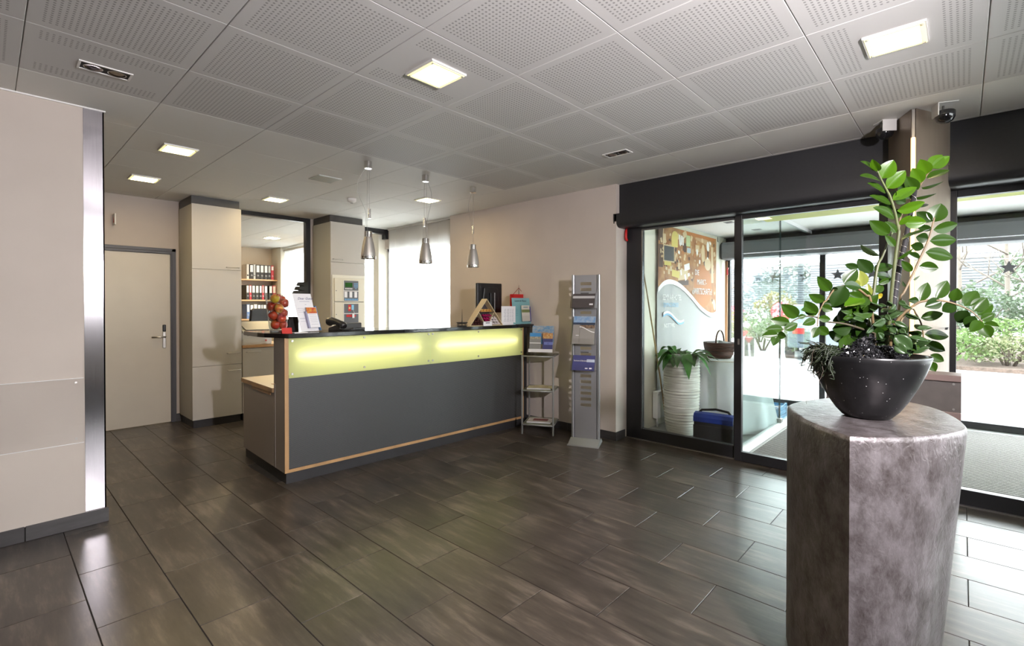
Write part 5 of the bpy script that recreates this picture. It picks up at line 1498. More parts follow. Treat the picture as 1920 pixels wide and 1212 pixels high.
# ------------------------------------------------------------------ big potted plant
pp_ = thing('potted_plant', 'large zamioculcas plant with succulents in a black speckled bowl on the silver plinth', 'plant', (2.238, .231, .951))
BOWL = M('speckled_black_bowl', (.018, .018, .019), .22, noise=1.0, scale=95, col2=(.05, .05, .052), detail=1, coat=.25)
def speck():
    m = bpy.data.materials.new('speckled_bowl'); m.use_nodes = True
    nt = m.node_tree; p = nt.nodes['Principled BSDF']
    tc = nn(nt, 'ShaderNodeTexCoord'); v = nn(nt, 'ShaderNodeTexVoronoi'); v.inputs['Scale'].default_value = 90
    nt.links.new(tc.outputs['Object'], v.inputs[0])
    lt = nn(nt, 'ShaderNodeMath', operation='LESS_THAN'); lt.inputs[1].default_value = .13; nt.links.new(v.outputs['Distance'], lt.inputs[0])
    sp = nn(nt, 'ShaderNodeSeparateColor'); nt.links.new(v.outputs['Color'], sp.inputs[0])
    gt = nn(nt, 'ShaderNodeMath', operation='GREATER_THAN'); gt.inputs[1].default_value = .72; nt.links.new(sp.outputs[0], gt.inputs[0])
    ml = nn(nt, 'ShaderNodeMath', operation='MULTIPLY'); nt.links.new(lt.outputs[0], ml.inputs[0]); nt.links.new(gt.outputs[0], ml.inputs[1])
    n = nn(nt, 'ShaderNodeTexNoise'); n.inputs['Scale'].default_value = 6; n.inputs['Detail'].default_value = 5; nt.links.new(tc.outputs['Object'], n.inputs[0])
    r = nn(nt, 'ShaderNodeValToRGB'); r.color_ramp.elements[0].position = .4; r.color_ramp.elements[0].color = (.006, .006, .0065, 1); r.color_ramp.elements[1].position = .75; r.color_ramp.elements[1].color = (.018, .0175, .018, 1)
    nt.links.new(n.outputs[0], r.inputs[0])
    mx = nn(nt, 'ShaderNodeMix', data_type='RGBA'); nt.links.new(ml.outputs[0], mx.inputs[0]); nt.links.new(r.outputs[0], mx.inputs[6]); mx.inputs[7].default_value = (.4, .4, .4, 1)
    nt.links.new(mx.outputs[2], p.inputs[0]); p.inputs['Roughness'].default_value = .3
    return m
BC = (-.026, .028, 0)
MB().lathe([(0, 0), (.066, 0), (.077, .005), (.097, .027), (.123, .068), (.148, .118), (.169, .168), (.182, .208), (.187, .224), (.1845, .230), (.174, .230), (.170, .222), (.166, .212), (0, .205)], 56, BC).build('bowl', speck(), pp_, sharp=50)
MB().lathe([(0, .213), (.1665, .2125)], 32, BC).build('soil', M('potting_soil', (.05, .032, .022), .95, noise=.7, scale=60, bump=.8), pp_)
OFF = Vector((2.238, .231, .951))
# black mineral gravel lump: many small chips, uncountable
GRV = M('black_mineral', (.014, .014, .016), .22, noise=.5, scale=80)
mb = MB()
lob = [((2.145, .275, 1.163), (.090, .085, .066)), ((2.195, .205, 1.160), (.080, .072, .055)), ((2.125, .325, 1.163), (.055, .055, .050)), ((2.175, .275, 1.215), (.05, .05, .085))]
for k in range(4200):
    c, r = lob[random.choices(range(4), (5, 4, 2, 1.2))[0]]
    th = random.uniform(0, 2 * PI); ph_ = math.acos(random.uniform(0, 1)); q = random.uniform(.86, 1.03)
    P_ = Vector((c[0] + r[0] * q * math.sin(ph_) * math.cos(th), c[1] + r[1] * q * math.sin(ph_) * math.sin(th), c[2] + r[2] * q * math.cos(ph_))) - OFF
    s_ = random.uniform(.0022, .0052)
    rt = Matrix.Rotation(random.uniform(0, 6), 3, Vector((random.uniform(-1, 1), random.uniform(-1, 1), random.uniform(-1, 1))).normalized())
    vs_ = [mb.bm.verts.new(P_ + rt @ Vector(v) * s_) for v in ((1, 0, -.4), (-.5, .85, -.4), (-.5, -.85, -.4), (.1, 0, .9))]
    for f in ((0, 1, 3), (1, 2, 3), (2, 0, 3), (2, 1, 0)): mb.bm.faces.new([vs_[i] for i in f])
mb.build('mineral_gravel', GRV, pp_, kind='stuff')
mb = MB()
for c, r in lob:
    mb.grid(lambda u, v, c=c, r=r: (c[0] - OFF.x + r[0] * .88 * math.sin(v * PI / 2) * math.cos(u * 2 * PI), c[1] - OFF.y + r[1] * .88 * math.sin(v * PI / 2) * math.sin(u * 2 * PI), c[2] - OFF.z + r[2] * .88 * math.cos(v * PI / 2)), 16, 5)
mb.build('mineral_core', BLACKM, pp_)
PLANT = {"stems":[[[[2.2596,0.2061,1.1984],[2.248,0.1962,1.3073],[2.2356,0.1909,1.3968],[2.2187,0.1765,1.5493],[2.2118,0.1688,1.6184],[2.2072,0.17,1.6351],[2.1886,0.1777,1.6903],[2.1662,0.1895,1.7431],[2.1538,0.1974,1.7647],[2.1314,0.2119,1.8023],[2.1164,0.221,1.8308]],0.0085,0.003,0],[[[2.1896,0.2525,1.21],[2.197,0.246,1.3366],[2.2054,0.2378,1.4204],[2.2111,0.2324,1.4808],[2.2179,0.2254,1.5178],[2.2273,0.2155,1.5412],[2.2436,0.1986,1.6016],[2.253,0.1888,1.6308]],0.009,0.003,0],[[[2.3218,0.1831,1.2057],[2.3208,0.1712,1.3779],[2.3279,0.161,1.4097],[2.3443,0.1376,1.4751],[2.3574,0.1187,1.5303],[2.3743,0.0941,1.6049],[2.3815,0.0812,1.6694],[2.383,0.0783,1.685]],0.0065,0.003,1],[[[2.3313,0.2034,1.3053],[2.3586,0.1952,1.4681],[2.3991,0.18,1.6894],[2.4214,0.1625,1.7354],[2.4434,0.1448,1.7775],[2.4727,0.1211,1.8325],[2.4964,0.1017,1.875],[2.5123,0.0882,1.8985]],0.006,0.0022,1],[[[2.2056,0.2354,1.2295],[2.1388,0.2412,1.379],[2.1198,0.2513,1.3959],[2.0867,0.2704,1.4182],[2.0562,0.2896,1.4273],[2.0324,0.3047,1.4288],[2.0022,0.3233,1.4192],[1.9841,0.3328,1.4043],[1.9588,0.3439,1.3766],[1.948,0.3498,1.3692],[1.9208,0.3587,1.3311],[1.9015,0.3587,1.2901]],0.006,0.002,1],[[[2.1686,0.2316,1.2604],[2.0728,0.2851,1.2887],[2.0219,0.3135,1.2988],[1.9654,0.3448,1.305],[1.9254,0.3658,1.3201],[1.8893,0.3854,1.324],[1.8575,0.4024,1.3189],[1.8196,0.4207,1.3016],[1.7699,0.4419,1.2691]],0.005,0.002,2],[[[2.2329,0.1916,1.2689],[2.2299,0.1613,1.3236],[2.2354,0.1191,1.3675],[2.2419,0.0935,1.3768],[2.2501,0.0628,1.3785],[2.2578,0.0311,1.3709],[2.2644,-0.0026,1.3544],[2.2674,-0.0278,1.3346],[2.2648,-0.0487,1.3045]],0.0065,0.002,1],[[[2.3233,0.168,1.3062],[2.3631,0.1412,1.3479],[2.3843,0.1268,1.3238],[2.4034,0.1152,1.2934],[2.4193,0.1096,1.2505],[2.4318,0.1084,1.2032]],0.004,0.003,1]],"leaves":[[2.1197,0.2192,1.8238,2.0566,0.2614,1.8588,0.0104,0],[2.1198,0.2183,1.8294,2.0657,0.2301,1.8613,0.0253,1],[2.133,0.2102,1.8052,2.1323,0.1776,1.8629,0.0485,1],[2.1537,0.1963,1.772,2.1584,0.1472,1.8261,0.044,1],[2.1309,0.2137,1.7973,2.0543,0.2628,1.8086,0.0127,0],[2.152,0.2007,1.7562,2.0929,0.2459,1.7878,0.0151,0],[2.1736,0.1877,1.7183,2.1255,0.2438,1.7492,0.0186,0],[2.1756,0.1824,1.7318,2.2185,0.1203,1.7756,0.0326,1],[2.1842,0.1793,1.7024,2.1952,0.2236,1.7267,0.0303,2],[2.1918,0.1788,1.6707,2.1177,0.2324,1.7045,0.0258,0],[2.1941,0.1718,1.6958,2.2362,0.0988,1.7221,0.0327,1],[2.2079,0.1662,1.6479,2.2007,0.1349,1.6757,0.0188,1],[2.2191,0.1541,1.6549,2.2333,0.0948,1.6521,0.0399,1],[2.2022,0.1677,1.6707,2.2207,0.1748,1.7071,0.0164,2],[2.1806,0.1755,1.7385,2.2317,0.1517,1.7267,0.0256,2],[2.1809,0.1737,1.7499,2.2208,0.1938,1.7691,0.0209,2],[2.1908,0.1934,1.616,2.143,0.2454,1.6631,0.04,0],[2.2063,0.1742,1.6205,2.1776,0.2045,1.6603,0.0212,0],[2.211,0.179,1.572,2.186,0.2051,1.612,0.0213,0],[2.2253,0.1734,1.5278,2.2417,0.1278,1.5658,0.0107,0],[2.2176,0.226,1.5403,2.1659,0.274,1.5818,0.0193,3],[2.382,0.0806,1.6692,2.3932,0.0602,1.7362,0.0549,0],[2.3838,0.0806,1.6402,2.4403,0.0152,1.6616,0.0366,0],[2.3777,0.0903,1.599,2.4451,0.0186,1.6039,0.0416,0],[2.3707,0.102,1.5578,2.4415,0.0273,1.5383,0.0416,0],[2.3588,0.119,1.5066,2.3773,0.0659,1.4975,0.0368,0],[2.3787,0.0841,1.6716,2.3829,0.1288,1.7122,0.0342,2],[2.3797,0.0851,1.6426,2.3873,0.1288,1.6581,0.022,2],[2.3794,0.0854,1.6446,2.2906,0.1664,1.6023,0.0098,0],[2.3737,0.0949,1.6088,2.3694,0.1296,1.6166,0.0342,2],[2.3642,0.1074,1.5748,2.3696,0.1448,1.5882,0.0294,2],[2.3571,0.1191,1.5335,2.3467,0.1567,1.56,0.027,2],[2.3427,0.1389,1.4871,2.3201,0.1682,1.5267,0.0246,0],[2.347,0.1361,1.4577,2.3788,0.118,1.4719,0.0074,3],[2.3303,0.1569,1.4296,2.3248,0.1653,1.4506,0.0086,3],[2.4945,0.1038,1.8734,2.4417,0.1232,1.9221,0.0437,1],[2.5056,0.0946,1.8944,2.5253,0.0625,1.9461,0.0489,1],[2.5112,0.0889,1.8945,2.5321,0.0406,1.9379,0.036,1],[2.4758,0.1186,1.8391,2.439,0.1464,1.8919,0.0411,1],[2.4924,0.1037,1.855,2.5508,0.0416,1.8885,0.0257,0],[2.4734,0.1193,1.8183,2.5171,0.0579,1.8389,0.0108,0],[2.45,0.1386,1.7777,2.4899,0.0771,1.7915,0.0118,0],[2.4587,0.1323,1.8051,2.4195,0.1649,1.8596,0.0397,0],[2.4398,0.1479,1.7737,2.4428,0.1866,1.8395,0.0384,2],[2.4605,0.1253,1.7532,2.5092,0.1019,1.7521,0.0153,2],[2.1666,0.2806,1.4978,2.1629,0.3204,1.5119,0.0229,2],[2.2009,0.2434,1.4809,2.2131,0.2888,1.5342,0.041,2],[2.2059,0.2381,1.4882,2.2724,0.1904,1.5088,0.0313,2],[2.2107,0.2327,1.4713,2.269,0.1937,1.4625,0.0265,2],[2.217,0.2255,1.4399,2.2404,0.1913,1.4588,0.0193,0],[2.176,0.2697,1.4303,2.174,0.2776,1.4884,0.041,4],[2.1311,0.3184,1.44,2.1524,0.2827,1.4923,0.041,0],[2.1711,0.275,1.4327,2.1561,0.305,1.4598,0.0193,4],[2.1955,0.2483,1.3965,2.1957,0.2563,1.4402,0.0193,4],[2.2103,0.2324,1.4062,2.2313,0.2172,1.4377,0.0265,0],[2.2135,0.2288,1.3989,2.2385,0.2177,1.3919,0.0193,5],[1.9831,0.3352,1.4113,1.9378,0.3661,1.4596,0.0342,0],[1.9515,0.3489,1.3759,1.8946,0.3828,1.3981,0.0294,0],[1.912,0.3656,1.3265,1.8804,0.3915,1.3757,0.0369,0],[1.9184,0.364,1.3421,1.8628,0.3994,1.3446,0.0224,0],[1.9378,0.3531,1.3556,1.9468,0.3222,1.3444,0.0248,0],[1.9143,0.3579,1.3176,1.939,0.3273,1.3132,0.0223,0],[1.9052,0.3652,1.3132,1.858,0.3933,1.296,0.0245,0],[1.9023,0.3578,1.2868,1.8812,0.368,1.2518,0.0255,0],[1.903,0.357,1.2879,1.9295,0.3312,1.2622,0.0289,0],[2.0112,0.2995,1.4286,2.0042,0.3328,1.3558,0.0523,2],[2.0112,0.2995,1.4309,2.0703,0.2603,1.4247,0.0273,2],[2.0891,0.2549,1.3858,2.0097,0.299,1.3581,0.0347,1],[2.0842,0.2581,1.3858,2.0473,0.2952,1.4042,0.0277,0],[2.1022,0.2678,1.3393,2.0485,0.3164,1.3441,0.0327,0],[2.106,0.2721,1.3205,2.048,0.3084,1.314,0.0305,0],[2.1029,0.2453,1.3858,2.0701,0.2581,1.3489,0.0255,0],[1.9862,0.3147,1.417,1.9963,0.3336,1.4177,0.0136,2],[2.0698,0.2882,1.2814,2.0588,0.3425,1.2754,0.0465,2],[1.8547,0.4054,1.3224,1.7895,0.4414,1.3645,0.0377,0],[1.8526,0.4049,1.3202,1.8652,0.3853,1.3269,0.0155,0],[1.818,0.4225,1.303,1.7761,0.4707,1.314,0.0286,0],[1.7921,0.43,1.2795,1.8245,0.4006,1.3012,0.0261,0],[1.7877,0.4348,1.2839,1.7453,0.4763,1.2819,0.0251,0],[1.7667,0.4452,1.2648,1.7355,0.4846,1.2602,0.0303,0],[1.7667,0.4452,1.2648,1.7578,0.4188,1.2598,0.0238,0],[1.7637,0.4484,1.2604,1.7383,0.4515,1.2293,0.0228,0],[2.2372,0.1102,1.3758,2.2609,0.0913,1.4416,0.0349,0],[2.2484,0.0674,1.3839,2.2717,0.0403,1.4472,0.0386,0],[2.2606,0.0215,1.3754,2.2511,0.0137,1.4198,0.0326,0],[2.2671,-0.0055,1.359,2.3004,-0.036,1.4104,0.0405,0],[2.2693,-0.0271,1.3416,2.2907,-0.0591,1.387,0.0402,0],[2.2685,-0.0378,1.3284,2.3015,-0.0738,1.3643,0.0306,0],[2.2656,-0.0465,1.3113,2.2726,-0.0777,1.3328,0.0265,0],[2.2672,-0.0514,1.2981,2.276,-0.0892,1.2896,0.0278,0],[2.2654,-0.0494,1.2955,2.2668,-0.0686,1.2538,0.0344,0],[2.2647,-0.0455,1.3086,2.2105,-0.0182,1.2727,0.0305,0],[2.2639,-0.0301,1.3244,2.2781,-0.0069,1.2858,0.032,2],[2.2658,-0.0124,1.3429,2.3012,0.0134,1.3011,0.0403,2],[2.2612,0.0175,1.3645,2.263,0.052,1.3398,0.0353,2],[2.2528,0.054,1.3755,2.2335,0.0971,1.3563,0.0371,2],[2.2365,0.1134,1.3786,2.2319,0.1424,1.3788,0.0223,2],[2.399,0.1155,1.3127,2.4293,0.0536,1.3309,0.0329,0],[2.4236,0.1049,1.2507,2.4828,0.0386,1.2432,0.0355,0],[2.4326,0.1029,1.2202,2.4637,0.048,1.1883,0.0356,0],[2.4489,0.0895,1.1716,2.4619,0.0512,1.1492,0.0302,0],[2.4467,0.0916,1.1444,2.4327,0.0739,1.1111,0.0302,0],[2.3947,0.129,1.272,2.493,0.0881,1.2745,0.018,2],[2.4128,0.1137,1.2598,2.422,0.1444,1.2401,0.024,2]],"succ":[[2.1413,0.1978,1.308,2.0866,0.2272,1.2926,0.023],[2.0912,0.168,1.2583,2.1045,0.1236,1.2131,0.0422],[2.0925,0.1662,1.2292,2.091,0.1381,1.1999,0.0311],[2.1577,0.1753,1.3035,2.1625,0.1406,1.2859,0.0172],[2.1932,0.1969,1.3116,2.2063,0.1537,1.3401,0.0164],[2.1672,0.1637,1.3738,2.1594,0.1425,1.3623,0.0172],[2.1803,0.1353,1.251,2.1991,0.0854,1.2387,0.0125],[2.1696,0.2003,1.2862,2.1838,0.1554,1.2824,0.014],[2.2192,0.1181,1.28,2.2282,0.0789,1.2832,0.0138],[2.206,0.2209,1.3109,2.1651,0.2359,1.3304,0.0155],[2.0796,0.2544,1.3082,2.032,0.2765,1.3157,0.0137],[2.1627,0.213,1.3518,2.1126,0.2379,1.3705,0.014],[2.2096,0.191,1.3469,2.1621,0.2129,1.3377,0.013],[2.1793,0.181,1.3565,2.1415,0.1926,1.375,0.0116],[2.2458,0.177,1.342,2.2348,0.1593,1.3233,0.0143],[2.167,0.2021,1.3307,2.1543,0.1861,1.3079,0.014],[2.1828,0.1576,1.3635,2.1805,0.1304,1.3497,0.0127],[2.1726,0.1875,1.2842,2.1629,0.1683,1.2643,0.0209],[2.1567,0.1607,1.2763,2.145,0.1437,1.2659,0.016],[2.1325,0.2322,1.2865,2.0919,0.2463,1.2643,0.0139],[2.1693,0.1729,1.3611,2.1314,0.1842,1.3405,0.0138],[2.2568,0.1534,1.3302,2.2663,0.1135,1.3116,0.0142],[2.1923,0.2155,1.2613,2.196,0.182,1.2577,0.013],[2.1533,0.2197,1.3635,2.1473,0.1967,1.3588,0.0105],[2.1285,0.1912,1.3382,2.1218,0.169,1.3453,0.0114],[2.121,0.2256,1.3426,2.0807,0.2398,1.3543,0.0115],[2.1932,0.1451,1.2546,2.1521,0.1603,1.2742,0.0138],[2.1347,0.2042,1.2456,2.0989,0.2137,1.2652,0.0161]],"ex":{"stake":[[2.4393,0.1367,1.8065],[2.3986,0.1635,1.6015],[2.37,0.1786,1.5025],[2.3315,0.1894,1.3862],[2.2984,0.1939,1.2265]],"rhip0":[2.1021,0.3617,1.1994],"a":[2.0154,0.4259,1.1877],"b":[2.0348,0.4043,1.1335],"c":[2.0476,0.3898,1.085],"d":[2.0672,0.3684,1.0656],"e":[2.0212,0.4182,1.0754],"pm":[2.1076,0.3264,1.2109],"g1":[2.0878,0.3477,1.2012],"g2":[2.243,0.1799,1.2011],"g3":[2.1542,0.2771,1.2981],"g4":[2.1802,0.2485,1.2593]}}
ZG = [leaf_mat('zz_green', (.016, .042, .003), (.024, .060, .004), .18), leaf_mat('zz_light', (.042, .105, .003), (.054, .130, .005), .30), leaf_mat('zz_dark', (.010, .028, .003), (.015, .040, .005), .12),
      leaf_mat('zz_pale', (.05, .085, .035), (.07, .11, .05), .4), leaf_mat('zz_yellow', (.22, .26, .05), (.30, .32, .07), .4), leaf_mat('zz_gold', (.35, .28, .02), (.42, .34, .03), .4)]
STM = [M('stem_green', (.085, .10, .035), .45, noise=.5, scale=30, stretch=(1, 1, .3)), M('stem_tan', (.16, .11, .05), .5, noise=.4, scale=30), M('stem_dark', (.06, .05, .03), .5)]
CAMP = Vector((0, 0, 1.36))
def stem_obj(pts, r0, r1, c):
    P_ = [Vector(p) for p in pts]
    # make smooth
    Q = []
    for i in range(len(P_) - 1):
        a = P_[max(i - 1, 0)]; b = P_[i]; d = P_[i + 1]; e = P_[min(i + 2, len(P_) - 1)]
        for k in range(4):
            t = k / 4
            Q.append(.5 * (2 * b + (d - a) * t + (2 * a - 5 * b + 4 * d - e) * t * t + (3 * b - a - 3 * d + e) * t ** 3))
    Q.append(P_[-1])
    if Q[0].z > 1.15: Q.insert(0, Vector((Q[0].x, Q[0].y, 1.155)))
    n = len(Q)
    MB().tube([q - OFF for q in Q], [(r0 + (r1 - r0) * i / (n - 1)) * .82 for i in range(n)], 9).build('stem', STM[c], pp_)
for s_ in PLANT['stems']: stem_obj(*s_)
def leaflet(b, t, w_, mat, fold=.22, curl=.10, thick=0.0):
    b, t = Vector(b), Vector(t)
    ax = t - b; L = ax.length
    # leaflets whose seen width is narrow are turned on edge about their own axis
    view = ((b + t) / 2 - CAMP).normalized()
    a = ax.normalized()
    sd = a.cross(view).normalized(); nm = sd.cross(a).normalized()
    if nm.dot(view) > 0: nm = -nm
    w_ *= 1.12
    full = max(w_, .48 * L)
    ct_ = min(1.0, w_ / full); st_ = math.sqrt(1 - ct_ * ct_)
    sg_ = 1 if random.random() < .5 else -1
    side = sd * ct_ + nm * st_ * sg_
    nor = side.cross(a).normalized()
    if nor.dot(nm) < 0: nor = -nor
    prof_ = lambda u: (max(math.sin(PI * u ** .82), 0) ** .72) * (1 if u < .93 else .93)
    mb = MB()
    nu, nv = 9, 6
    def fn(u, v):
        x = (v - .5) * 2
        ww = full * .5 * prof_(u) if 0 < u < 1 else 0
        ww = max(ww, .0009)
        p = b + ax * u + side * x * ww
        p += nor * (abs(x) * ww * fold - curl * L * (u - .5) ** 2 + .08 * L * .25 - (.0012 if abs(x) < .05 else 0))
        return p - OFF
    mb.grid(fn, nu, nv)
    o = mb.build('leaf', mat, pp_, fix=False)
    if thick:
        so_ = o.modifiers.new('thick', 'SOLIDIFY'); so_.thickness = thick; so_.offset = 0
    return o
for q in PLANT['leaves']:
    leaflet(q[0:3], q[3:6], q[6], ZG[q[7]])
rf = random.Random(21)
c0 = Vector((2.165, .262, 1.30))
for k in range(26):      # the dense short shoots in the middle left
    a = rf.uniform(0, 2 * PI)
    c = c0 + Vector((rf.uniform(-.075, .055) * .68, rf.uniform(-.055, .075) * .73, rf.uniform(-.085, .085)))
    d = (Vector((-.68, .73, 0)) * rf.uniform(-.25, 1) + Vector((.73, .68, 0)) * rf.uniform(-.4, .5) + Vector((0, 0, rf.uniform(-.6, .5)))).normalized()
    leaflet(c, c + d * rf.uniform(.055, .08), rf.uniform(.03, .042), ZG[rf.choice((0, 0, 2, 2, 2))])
SUC = leaf_mat('jade_green', (.022, .048, .014), (.032, .062, .02), .05)
for q in PLANT['succ']:
    leaflet(q[0:3], q[3:6], q[6], SUC, .15, .2, .004)
# fleshy branching stems of the succulents
SS = M('jade_stem', (.12, .17, .06), .5)
for (x, y), hs in (((2.265, .185), (.09, .3)), ((2.30, .205), (.12, -.5)), ((2.24, .235), (.14, .9)), ((2.285, .15), (.07, -1.2)), ((2.26, .22), (.17, 2.0))):
    b0 = Vector((x, y, 1.155)); top_ = b0 + Vector((.03 * math.cos(hs[1]), .03 * math.sin(hs[1]), hs[0]))
    MB().tube([b0 - OFF, b0.lerp(top_, .5) - OFF + Vector((.004, .006, 0)), top_ - OFF], [.006, .005, .004], 8).build('succulent_stem', SS, pp_)
    for k in range(9):
        a = k * 2.4; zz_ = .35 + .65 * k / 9
        bb = b0.lerp(top_, zz_)
        tt = bb + Vector((.05 * math.cos(a), .05 * math.sin(a), .022))
        leaflet(bb, tt, .021, SUC, .15, .2, .003)
# small rosettes of fine leaves
for k in range(30):
    c = Vector((random.uniform(2.22, 2.31), random.uniform(.14, .27), random.uniform(1.20, 1.30)))
    a = random.uniform(0, 2 * PI)
    leaflet(c, c + Vector((.04 * math.cos(a), .04 * math.sin(a), random.uniform(-.01, .03))), random.uniform(.012, .022), ZG[random.choice((0, 0, 2))])
leaflet((2.178, .245, 1.235), (2.186, .236, 1.27), .012, M('red_bract', (.45, .10, .08), .5))
# black wrapped stake with thin silver wire
sk = [Vector(p) for p in PLANT['ex']['stake']]
sk[-1] = Vector((sk[-1].x, sk[-1].y, 1.16))
MB().tube([p - OFF for p in sk], [.007, .0085, .009, .009, .009], 10).build('stake', BLACKM, pp_, label='black wrapped support stake')
wp = []
for k in range(160):
    t = k / 159 * (len(sk) - 1); i = min(int(t), len(sk) - 2); p = sk[i].lerp(sk[i + 1], t - i)
    wp.append(p - OFF + Vector((.0098 * math.cos(k * .62), .0098 * math.sin(k * .62), 0)))
MB().tube(wp, .0009, 4).build('wire', SATIN, pp_)
# trailing stringy cactus over the rim
RH = M('rhipsalis_green', (.010, .017, .005), .5)
mb = MB()
b0 = Vector(PLANT['ex']['rhip0'])
o_ = Vector((-.62, .72, 0)).normalized(); s2 = Vector((.72, .62, 0))
for k in range(150):
    p = b0 + s2 * random.uniform(-.05, .05) + o_ * random.uniform(-.025, .02) + Vector((0, 0, random.uniform(-.01, .012)))
    d = (o_ * random.uniform(.5, 1.2) + s2 * random.uniform(-.5, .5) + Vector((0, 0, random.uniform(-.5, .35)))).normalized()
    st = [p]
    for j in range(random.choice((2, 3, 4, 5, 6))):
        st.append(st[-1] + d * random.uniform(.014, .026))
        d = (d * .55 + Vector((random.uniform(-.6, .6), random.uniform(-.6, .6), random.uniform(-1.25, -.05)))).normalized()
        if (st[-1] - b0).dot(o_) > .075: d = (d - o_ * .8).normalized()
        if random.random() < .6:
            e_ = st[-1] + Vector((random.uniform(-1, 1), random.uniform(-1, 1), random.uniform(-1, .4))).normalized() * random.uniform(.010, .020)
            mb.tube([st[-1] - OFF, e_ - OFF], [.0019, .0013], 4)
    mb.tube([q - OFF for q in st], [.0023] * (len(st) - 1) + [.0014], 4)
for k in range(6):
    p = b0 + o_ * .02 + s2 * random.uniform(-.03, .03)
    e_ = p + o_ * random.uniform(.06, .09) + Vector((0, 0, random.uniform(-.02, .04)))
    mb.tube([p - OFF, p.lerp(e_, .5) - OFF + Vector((0, 0, .008)), e_ - OFF], [.002, .002, .0012], 4)
mb.build('trailing_strands', RH, pp_, kind='stuff')
mb = MB()
for k in range(14):
    st0 = b0 + Vector((random.uniform(-.07, 0), random.uniform(0, .07), random.uniform(-.08, .0)))
    st = [st0]
    for j in range(5): st.append(st[-1] + Vector((random.uniform(-.016, .010), random.uniform(-.010, .016), random.uniform(-.035, -.010))))
    mb.tube([p - OFF for p in st], .0005, 3)
mb.build('fine_roots', M('dry_root', (.15, .12, .09), .8), pp_, kind='stuff')

# ------------------------------------------------------------------ outside
def outs(o): return o
ASPH = M('pale_pavement', (.52, .52, .52), .9, noise=.12, scale=3)
struct(MB().box((7.47, -40, -.3), (90, 60, -.02)).build('ground', ASPH))
struct(MB().box((-40, -40, -.3), (7.47, -3.6, -.02)).build('ground_forecourt', ASPH))
struct(MB().box((4.6, 2.7, -.3), (7.47, 60, -.02)).build('ground_terrace', ASPH))
struct(MB().box((7.3, -2.9, 2.34), (7.55, 2.7, 2.9)).build('trim_6', DARK2))
SOIL = M('bark_mulch', (.14, .10, .08), .95, noise=.5, scale=20)
def bed(name, label, pts, z0=-.02, z1=.06):
    o = tag(MB().prism(pts, z0, z1, axis='z').build(name, SOIL), label, 'flower bed'); return o
bed('planting_bed', 'bark covered planting bed across the drive', [(13.6, -14), (14.0, -3), (14.2, .3), (30, .9), (30, -14)])
def foliage(name, label, cat, c, r, n, mat, lsize, group=None, trunk=False, seed=1, dome=True, stemcol=None):
    rg = random.Random(seed)
    o = thing(name, label, cat, (c[0], c[1], 0), group=group)
    mb = MB()
    for k in range(n):
        th = rg.uniform(0, 2 * PI); ph = math.acos(rg.uniform(-.35 if dome else -1, 1)); q = rg.uniform(.55, 1.0) ** .5
        wob_ = 1 + .18 * math.sin(th * 3 + seed) * math.sin(ph * 4 + seed * 2)
        p = Vector((r[0] * q * wob_ * math.sin(ph) * math.cos(th), r[1] * q * wob_ * math.sin(ph) * math.sin(th), c[2] + r[2] * q * wob_ * math.cos(ph)))
        if p.z < .02: p.z = .02 + rg.uniform(0, .1)
        s_ = lsize * rg.uniform(.6, 1.3)
        rt = Matrix.Rotation(rg.uniform(0, 6.28), 3, Vector((rg.uniform(-1, 1), rg.uniform(-1, 1), rg.uniform(-1, 1))).normalized())
        vs_ = [mb.bm.verts.new(p + rt @ Vector(v) * s_) for v in ((-.5, 0, 0), (0, -.28, .08), (.5, 0, 0), (0, .28, .08))]
        mb.bm.faces.new(vs_)
    mb.build('foliage', mat, o, fix=False, kind='stuff')
    mb = MB()
    for k in range(5):
        a = k * 1.3 + seed
        mb.tube([(.05 * math.cos(a), .05 * math.sin(a), -.02), (r[0] * .3 * math.cos(a), r[1] * .3 * math.sin(a), c[2]), (r[0] * .6 * math.cos(a), r[1] * .6 * math.sin(a), c[2] + r[2] * .6)], [.03, .02, .006], 5)
    mb.build('stems', stemcol or M('shrub_wood', (.08, .06, .045), .8), o)
    return o
F1 = leaf_mat('juniper_green', (0.081, 0.132, 0.041), (0.120, 0.182, 0.060), .3); F2 = leaf_mat('pale_shrub', (0.143, 0.162, 0.076), (0.171, 0.181, 0.105), .3); F3 = leaf_mat('pine_green', (0.066, 0.095, 0.056), (0.095, 0.126, 0.081), .25); F4 = leaf_mat('dull_green', (0.118, 0.139, 0.085), (0.148, 0.160, 0.106), .3); F5 = leaf_mat('autumn_yellow', (0.227, 0.182, 0.060), (0.252, 0.211, 0.101), .4)
